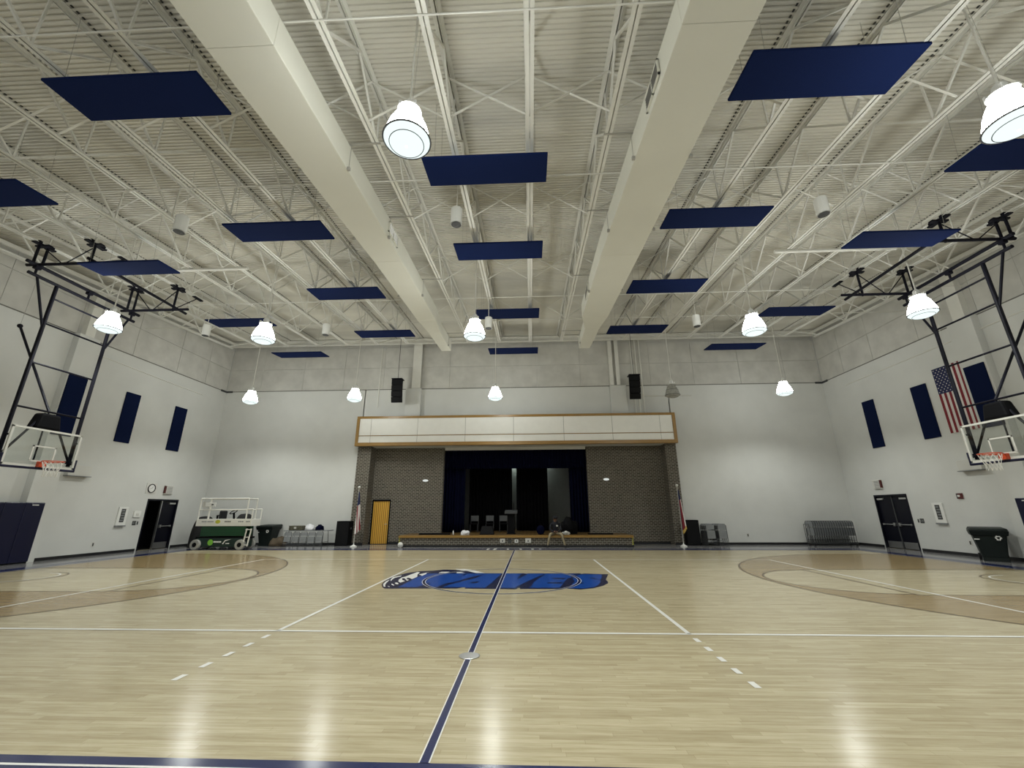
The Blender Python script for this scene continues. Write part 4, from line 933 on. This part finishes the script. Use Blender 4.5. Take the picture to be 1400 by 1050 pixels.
for s, y, z, l in ((-1, 10.4, .42, 'left wall'), (1, 10.31, .47, 'right wall, beside the bin')):
    t = wthing('power_outlet', 'small power outlet low on the '+l, 'outlet', s, y, z)
    MB().box(0,.012,-.06,.06,-.09,.09).build('plate', M['offwhite'], t, bevel=.004); MB().box(.012,.02,-.025,.025,-.06,.06).build('socket', M['ink'], t)
t = thing('power_outlet', 'small power outlet low on the stage wall, right side', 'outlet', (11.6, WY, .45))
MB().box(-.06,.06,-.012,0,-.09,.09).build('plate', M['offwhite'], t, bevel=.004); MB().box(-.025,.025,-.02,-.012,-.06,.06).build('socket', M['ink'], t)
t = wthing('thermostat', 'flat square white thermostat guard beside the left doors', 'thermostat', -1, 12.02, 1.56)
MB().box(0,.05,-.17,.17,-.12,.16).build('guard', M['white'], t, bevel=.01); MB().box(.05,.06,-.06,.06,-.05,.05).build('dial', M['offwhite'], t)
for s, y, l in ((-1, 8.98, 'left'), (1, 9.35, 'right')):
    t = wthing('wall_heater', f'pale louvred box on the {l} wall below the hoop', 'heater', s, y, 3.02)
    MB().box(0,.16,-.42,.42,0,.38).build('housing', M['offwhite'], t, bevel=.012)
    for k in range(5): MB().box(.155,.168,-.36,.36,.05+.06*k,.075+.06*k).build('louvre', M['wall'], t)
    MB().box(.0,.2,-.44,.44,-.03,0).build('lip', M['steelgrey'], t)
# navy wall pads under the hoops
for s, yt, l in ((-1, 7.99, 'left'), (1, 8.09, 'right')):
    for k in range(4):
        t = wthing('wall_pad', f'navy vinyl wall pad under the {l} hoop, {ORD[k]} from the stage end', 'wall pad', s, yt-.30-.605*k, 0, f'wall pads on the {l} wall')
        dep = .26
        MB().box(dep,dep+.055,-.30,.30,.04,2.0).build('cushion', M['pad'], t, bevel=.025)
        if k == 0: MB().box(dep+.055,dep+.058,-.1,.1,1.9,1.93).build('tag_strip', M['white'], t)
        MB().box(0,dep,-.29,.29,.05,1.96).build('backing_board', M['black'], t)
        MB().box(0,dep+.004,-.302,.302,0.0,.05).build('bottom_rail', M['black'], t)

# ================================================================ THINGS ON THE FLOOR
# scissor lift
L = thing('scissor_lift', 'white and green scissor lift parked by the left corner', 'scissor lift', (-13.5, 13.0, 0))
W0, W1 = 0.0, .66
ch_ = MB().box(-1.18,1.10,W0+.02,W1-.02,.13,.50).build('chassis', M['darkgreen'], L, bevel=.02)
MB().box(-1.25,1.2,W0+.06,W1-.06,.48,.56).build('chassis_top', M['black'], L)
for x in (-1.13, .98):
    for y in (W0-.03, W1+.03):
        wl_ = MB(); sgn = -1 if y < .4 else 1
        n = 20
        for r, m, nm, th in ((.225,'tyre','wheel',.14),):
            o = MB().tube((x, y-.07, .225), (x, y+.07, .225), r, n).build('wheel', M['tyre'], L, bevel=.02)
            MB().tube((x, y+sgn*.065, .225), (x, y+sgn*.082, .225), .10, 14).build('hub', M['black'], o)
# decal on the chassis side
MB().add([(-.48+.13*math.cos(2*PI*i/20), W0+.015, .32+.13*math.sin(2*PI*i/20)) for i in range(20)], [tuple(range(20))[::-1]]).build('decal_disc', M['lime'], L)
for k, (x, wd) in enumerate(((-.33,.07),(-.245,.05),(-.18,.07),(-.095,.05),(-.03,.06))):
    MB().box(x, x+wd, W0+.010, W0+.018, .315, .375).build('decal_letter', M['white'], L)
MB().add([(.08,W0+.014,.25),(.2,W0+.014,.42),(.5,W0+.014,.47),(.22,W0+.014,.38),(.15,W0+.014,.25)], [(0,4,3,1),(1,3,2)]).build('decal_swoosh', M['white'], L)
MB().box(.25,.42,W0+.010,W0+.018,.255,.29).build('decal_letter', M['white'], L)
# scissor stack (folded arms) behind the green side panels
for k in range(4):
    z = .60+.10*k
    MB().bar((-1.1,W0+.12,z), (1.0,W0+.12,z+.07), .05, .07).bar((-1.1,W0+.20,z+.07), (1.0,W0+.20,z), .05, .07).bar((-1.1,W1-.12,z), (1.0,W1-.12,z+.07), .05, .07).build('scissor_arm', M['green'], L)
MB().box(-1.05,1.05,W0+.05,W0+.09,.60,1.02).box(-1.05,1.05,W1-.09,W1-.05,.60,1.02).build('side_panel', M['green'], L, bevel=.01)
for z in (.74, .88): MB().box(-1.05,1.05,W0+.044,W0+.05,z,z+.012).build('panel_seam', M['darkgreen'], L)
pf = MB().box(-1.32,1.32,W0-.02,W1+.02,1.03,1.10).box(-1.32,1.32,W0-.02,W0+.02,1.10,1.34).box(-1.32,1.32,W1-.02,W1+.02,1.10,1.34).box(-1.32,-1.28,W0,W1,1.10,1.34).box(1.28,1.32,W0,W1,1.10,1.34).build('platform', M['whitepaint'], L, bevel=.008)
for k, (x, wd, m) in enumerate(((-1.05,.58,'steelgrey'),(.05,.30,'ink'),(.70,.26,'steelgrey'),(1.06,.2,'steelgrey'))):
    n = max(3, int(wd/.07))
    for q in range(n): MB().box(x+q*wd/n, x+(q+.72)*wd/n, W0-.026, W0-.018, 1.20, 1.255).build('decal_letter', M[m], pf)
MB().add([(-.28+.12*math.cos(2*PI*i/18), W0-.024, 1.225+.085*math.sin(2*PI*i/18)) for i in range(18)], [tuple(range(18))[::-1]]).build('decal_disc', M['yellow'], pf)
rl = M['whitepaint']
for y in (W0, W1):
    MB().path([(-1.28,y,2.26), (1.02,y,2.26)], .034).build('top_rail', rl, L)
    MB().path([(-1.28,y,1.76), (1.02,y,1.76)], .026).build('mid_rail', rl, L)
    MB().path([(1.02,y,1.78), (1.30,y,1.78)], .026).build('extension_rail', rl, L)
    for x in ((-1.28, -.80, 1.02) if y == W0 else (-1.28, 1.02)): MB().path([(x,y,1.1), (x,y,2.26)], .030).build('post', rl, L)
    for x in (1.30,): MB().path([(x,y,1.1), (x,y,1.78)], .028).build('post', rl, L)
for x in (-1.28, 1.02): MB().path([(x,W0,2.26), (x,W1,2.26)], .022).build('end_rail', rl, L); MB().path([(x,W0,1.76), (x,W1,1.76)], .018).build('end_rail', rl, L)
cbx = MB().box(-1.02,-.52,W0-.05,W0-.02,1.90,2.08).build('control_box', M['white'], L, bevel=.01)
MB().box(-.72,-.62,W0-.055,W0-.05,1.96,2.02).build('control_panel', M['ink'], cbx); MB().box(-1.2,-.9,W0+.02,W0+.1,1.86,2.12).build('manual_box', M['offwhite'], L)
ld = MB()
for x in (1.16, 1.37): ld.bar((x-.03, W0-.08, .16), (x+.03, W0-.05, .92), .05, .03)
for z in (.22, .55, .88): ld.bar((1.15, W0-.075, z), (1.38, W0-.075, z), .04, .03)
ld.box(1.30,1.36,W0-.08,W0+.06,.86,.90).box(1.16,1.2,W0-.08,W0+.06,.86,.90)
ld.build('ladder', rl, L)
# ride-on scrubber and covered equipment behind the lift
S = thing('ride_on_scrubber', 'dark ride-on floor scrubber standing behind the scissor lift', 'floor scrubber', (-14.62, 14.85, 0))
MB().box(-.42,.42,-.30,.30,.14,.92).build('body', M['black'], S, bevel=.06)
MB().hexa([(-.40,-.27,.91),(.30,-.27,.91),(.30,.27,.91),(-.40,.27,.91)], [(-.36,-.2,1.26),(.0,-.2,1.26),(.0,.2,1.26),(-.36,.2,1.26)]).build('seat', M['curtain'], S, bevel=.04)
MB().box(-.38,-.26,-.24,.24,1.2,1.72).build('seat_back', M['rubber'], S, bevel=.05)
MB().bar((.36,0,.9), (.22,0,1.62), .07).build('steering_column', M['black'], S)
o = MB().torus((0,0,0), .17, .022, 24, 8).build('steering_wheel', M['black'], S, smooth=True); o.location = (.20, 0, 1.66); o.rotation_euler = (0, -.6, 0)
MB().bar((-.40,-.2,.8), (-.47,-.2,1.5), .06).bar((-.40,.2,.8), (-.47,.2,1.5), .06).bar((-.47,-.2,1.48), (-.47,.2,1.48), .06).build('rear_handle', M['black'], S)
for x in (-.27, .27):
    for y in (-.33, .33): MB().tube((x,y-.05,.14), (x,y+.05,.14), .14, 16).build('wheel', M['rubber'], S)
def dome(name, label, cat, cx, cy, rx, ry, h, m):
    mb = MB()
    def fn(u, v):
        a = 2*PI*u; r = math.cos(v*PI/2)**.55 if v < 1 else 0.001; rr = 1+.03*math.sin(7*a)
        return (rx*r*rr*math.cos(a), ry*r*rr*math.sin(a), h*math.sin(v*PI/2)**.9)
    o = mb.sheet(fn, 32, 8).build(name, M[m], smooth=True); o.location = (cx, cy, 0)
    return tag(o, label, cat)
dome('covered_equipment', 'rounded equipment under a black cover at the left end of the lift', 'cover', -15.66, 14.62, .50, .52, 1.46, 'rubber')
dome('covered_equipment', 'low rounded equipment under a black cover behind the right end of the lift', 'cover', -13.62, 14.62, .50, .46, 1.58, 'rubber')
# wheeled bins
def wheelie(loc, rz, k, label):
    t = thing('wheeled_bin', label, 'bin', loc, rz)
    a, b = .27*k, .30*k; H = .86*k
    MB().hexa([(-a,-a,.10),(a,-a,.10),(a,a*1.1,.10),(-a,a*1.1,.10)], [(-.38*k,-.38*k,H),(.38*k,-.38*k,H),(.38*k,.36*k,H),(-.38*k,.36*k,H)]).build('body', M['bin'], t, bevel=.03)
    MB().hexa([(-.40*k,-.40*k,H-.10*k),(.40*k,-.40*k,H-.10*k),(.40*k,.38*k,H-.10*k),(-.40*k,.38*k,H-.10*k)], [(-.43*k,-.46*k,H+.05*k),(.43*k,-.46*k,H+.05*k),(.43*k,.42*k,H+.05*k),(-.43*k,.42*k,H+.05*k)]).build('collar', M['bin'], t, bevel=.02)
    MB().hexa([(-.43*k,-.46*k,H+.055*k),(.43*k,-.46*k,H+.055*k),(.43*k,.44*k,H+.055*k),(-.43*k,.44*k,H+.055*k)], [(-.40*k,-.42*k,H+.12*k),(.40*k,-.42*k,H+.12*k),(.38*k,.48*k,H+.15*k),(-.38*k,.48*k,H+.15*k)]).build('lid', M['bin'], t, bevel=.02)
    MB().tube((-.3*k,.44*k,H+.02),(.3*k,.44*k,H+.02),.02,8).bar((-.28*k,.36*k,H-.02),(-.28*k,.45*k,H+.02),.03).bar((.28*k,.36*k,H-.02),(.28*k,.45*k,H+.02),.03).build('handle', M['black'], t)
    for s in (-1, 1): MB().tube((s*.30*k-.03,.25*k,.11),(s*.30*k+.03,.25*k,.11),.11,16).build('wheel', M['rubber'], t)
    MB().box(-.28*k,.28*k,-a-.02,-a+.06,0,.12).build('foot', M['bin'], t)
    # arrow emblem on the front
    e = MB()
    for q in range(3):
        an = PI/2+q*2*PI/3; c = Vector((.17*k+.045*k*math.cos(an), 0, H-.16*k+.045*k*math.sin(an)))
        tn = Vector((-math.sin(an), 0, math.cos(an))); rd = Vector((math.cos(an), 0, math.sin(an)))
        yy = Vector((0, -.405*k, 0))
        e.add([c-tn*.05*k-rd*.015*k+yy, c+tn*.02*k-rd*.015*k+yy, c+tn*.02*k-rd*.035*k+yy, c+tn*.06*k+yy, c+tn*.02*k+rd*.035*k+yy, c+tn*.02*k+rd*.015*k+yy, c-tn*.05*k+rd*.015*k+yy], [(0,1,5,6),(2,3,4)])
    e.build('emblem', M['white'], t)
    MB().box(-.36*k,-.24*k,-.425*k,-.405*k,H-.22*k,H-.19*k).build('latch', M['white'], t)
wheelie((-12.72, 15.35, 0), 0, 1.02, 'black wheeled bin with white arrow emblem, right of the scissor lift')
wheelie((16.22, 8.92, 0), math.radians(-40), 1.06, 'large black-green wheeled bin against the right wall')
# loudspeakers on the floor
for x, l in ((-8.80, 'left'), (8.72, 'right')):
    t = thing('floor_speaker', f'tall black loudspeaker on the floor {l} of the brick surround', 'speaker', (x, 15.42 if l == 'left' else 15.62, 0))
    MB().box(-.33,.33,-.26,.26,0,1.19).build('cabinet', M['black'], t, bevel=.012)
    MB().box(-.30,.30,-.27,-.26,.05,1.13).build('grille', M['grille'], t)
    MB().box(-.335,-.325,-.08,.08,.78,.88).box(.325,.335,-.08,.08,.78,.88).build('handle', M['darkgrey'], t)
# flag poles
def flag_pole(x, y, label, us):
    t = thing('flag_pole', label, 'flag', (x, y, 0))
    MB().lathe([(.16,0),(.16,.03),(.09,.06),(.03,.10),(.022,.16)], n=20).build('base', M['white'], t)
    MB().tube((0,0,.1),(0,0,2.78),.014,8).build('pole', M['offwhite'], t)
    MB().ball((0,0,2.84), .065, 12, 8).build('finial', M['white'], t, smooth=True)
    # furled cloth: pleated cone hanging from the pole top
    wk = .72 if us else .5
    def fn(u, v, a0=0, a1=1, k=1.0):
        z = 2.62-1.95*v; a = 2*PI*(a0+(a1-a0)*u)
        r = (.02+.15*wk*v**.8)*(1+.28*math.sin(5*a+2*v))*k
        return (.03+.10*v+r*math.cos(a)*.9, -.02+r*math.sin(a)*.6, z+.12*math.cos(a)*v)
    if us:
        for q in range(10):
            m = ['red','flagwhite'][q % 2]
            MB().sheet(lambda u, v, q=q: fn(u, .28+.72*v, q/10+.22*(1-v)*0+.1*v, (q+1)/10+.1*v), 3, 12).build('flag_stripe', M[m], t, smooth=True)
        MB().sheet(lambda u, v: fn(u, v*.34, k=1.05), 24, 6).build('flag_canton', M['flagblue'], t, smooth=True)
    else:
        for a0, a1, m in ((0, .22, 'red'), (.22, .52, 'flagblue'), (.52, .80, 'red'), (.80, 1.0, 'flagwhite')):
            MB().sheet(lambda u, v, a0=a0, a1=a1: fn(u, .22+.70*v, a0, a1), 8, 12).build('flag_field', M[m], t, smooth=True)
        MB().sheet(lambda u, v: fn(u, v*.24, k=1.06), 24, 6).build('flag_top', M['flagblue'], t, smooth=True)
        MB().sheet(lambda u, v: fn(u, .92+.08*v, k=1.04), 24, 3).build('fringe', M['gold'], t, smooth=True)
flag_pole(-7.98, 14.75, 'furled US flag on a white pole left of the stage', True)
flag_pole(8.02, 14.85, 'furled dark red, white and blue flag on a pole right of the stage', False)
# ball
b = MB().ball((0,0,.125), .125, 20, 14).build('volleyball', M['volley'], smooth=True); b.location = (-5.47, 14.15, 0)
tag(b, 'white volleyball on the floor by the left end of the stage', 'ball')
MB().torus((0,0,.125), .1255, .0025, 28, 4, 'x').torus((0,0,.125), .1255, .0025, 28, 4, 'y').torus((0,0,.125), .1255, .0025, 28, 4).build('seam', M['steelgrey'], b)

# folding chairs -----------------------------------------------------------------
def make_folding_chair():
    t = thing('folding_chair', '', 'chair')
    f = MB().path([(-.22,0,.02),(-.215,0,.5),(-.21,.01,.93),(-.15,.012,1.0),(.15,.012,1.0),(.21,.01,.93),(.215,0,.5),(.22,0,.02)], .013, 6)
    f.tube((-.22,0,.14),(.22,0,.14),.010,6); f.build('frame', M['chairdark'], t)
    MB().box(-.195,.195,-.008,.014,.74,.97).build('backrest', M['steelgrey'], t, bevel=.006)
    MB().box(-.19,.19,-.035,-.012,.33,.70).build('seat', M['steelgrey'], t, bevel=.01)
    for s in (-1, 1): MB().tube((s*.20,-.025,.02),(s*.20,-.02,.66),.011,6).build('rear_leg', M['chairdark'], t)
    MB().tube((-.2,-.025,.22),(.2,-.025,.22),.010,6).build('cross_bar', M['steelgrey'], t)
    return t
fc = make_folding_chair(); first = [True]
def chair(loc, rz, label, grp, tilt=0):
    if first[0]:
        first[0] = False; fc.location = loc; fc.rotation_euler = (0,0,rz); fc['label'] = label; fc['group'] = grp; o = fc
    else: o = dup(fc, loc, rz, label, grp)
    if tilt: o.rotation_euler = (tilt, 0, rz)
    return o
# chair rack: chairs stand side by side on a dolly
RX0, RX1, RY = 14.22, 16.22, 15.25
NR = 18
t = thing('chair_dolly', 'low wheeled steel dolly under the row of grey folded chairs', 'dolly', ((RX0+RX1)/2, RY, 0))
hl = (RX1-RX0)/2+.06
MB().bar((-hl,-.2,.12),(hl,-.2,.12),.035).bar((-hl,.2,.12),(hl,.2,.12),.035).bar((-hl,-.2,.12),(-hl,.2,.12),.035).bar((hl,-.2,.12),(hl,.2,.12),.035).build('frame', M['chairdark'], t)
MB().path([(-hl,-.2,.12),(-hl-.03,-.2,.98),(-hl-.03,.2,.98),(-hl,.2,.12)], .012).build('push_handle', M['chairdark'], t)
for x in (-hl+.1, hl-.1):
    for y in (-.2, .2): MB().tube((x,y-.015,.05),(x,y+.015,.05),.05,12).bar((x,y,.05),(x,y,.11),.03).build('caster', M['rubber'], t)
for i in range(NR):
    x = RX0+.06+(RX1-RX0-.12)*i/(NR-1)
    chair((x, RY, .13), PI/2+.28, f'grey folded chair on the wheeled dolly, {ORD[i]} from the left', 'folded chairs on the dolly')
# two upright stacks right of the stage
for c, (x, l) in enumerate(((9.50,'left'), (10.06,'right'))):
    for i in range(6):
        chair((x-.02*i+.0, 15.15+.085*i, 0), 0, f'grey folded chair in the {l} upright stack right of the stage, {ORD[i]} from the front', 'folded chairs stacked right of the stage', tilt=-.03)
# folding table with chairs leaning on it, clutter on top
t = thing('folding_table', 'grey folding table by the left stage wall with folded chairs against it', 'table', (-10.52, 15.15, 0))
MB().box(-1.12,1.12,-.36,.36,.72,.76).build('tabletop', M['steelgrey'], t, bevel=.008)
for sx in (-1, 1):
    for sy in (-1, 1): MB().path([(sx*.92,sy*.3,0),(sx*.86,sy*.3,.72)], .014).build('leg', M['chairdark'], t)
    MB().tube((sx*.9,-.3,.2),(sx*.9,.3,.2),.010).build('leg_brace', M['chairdark'], t)
for i in range(5):
    chair((-11.30+.40*i, 14.60+.012*(i % 2), .0), (.02, -.02, .01, .02, -.02)[i], f'grey folded chair leaning on the folding table, {ORD[i]} from the left', 'folded chairs leaning on the table', tilt=-.13).scale = (.84, .86, .70)
TZ = .76
t = thing('camouflage_box', 'camouflage patterned soft box on the left of the folding table', 'box', (-11.12, 15.1, TZ))
MB().box(-.33,.33,-.2,.2,0,.22).build('body', M['camo'], t, bevel=.03); MB().box(-.06,.06,-.206,-.2,.08,.16).build('label_patch', M['offwhite'], t)
lump('white_garment', 'crumpled white garment in the middle of the folding table', 'garment', (-10.47, 15.1, TZ), .21, (1.25,.9,.85), 'cloth', 11, noise=.6)
lump('navy_garment', 'crumpled dark navy garment beside the white one on the table', 'garment', (-9.98, 15.15, TZ), .19, (1.1,.9,.8), 'curtain', 12, noise=.6)
t = thing('water_bottle', 'slim dark bottle on the right of the folding table', 'bottle', (-9.72, 15.0, TZ))
MB().lathe([(.03,0),(.032,.01),(.032,.13),(.012,.18),(.012,.2)], n=12).build('body', M['curtain'], t, smooth=True); MB().lathe([(.014,.2),(.014,.225)], n=10).build('cap', M['white'], t)
t = thing('water_bottle', 'slim clear bottle at the left end of the folding table', 'bottle', (-11.5, 15.0, TZ))
MB().lathe([(.03,0),(.032,.01),(.032,.13),(.012,.18),(.012,.2)], n=12).build('body', M['offwhite'], t, smooth=True); MB().lathe([(.014,.2),(.014,.225)], n=10).build('cap', M['curtain'], t)
lump('canvas_bag', 'slumped brown canvas bag on the floor left of the folding table', 'bag', (-11.98, 15.1, 0), .32, (1.15,.8,.85), 'brown', 15, noise=.6)
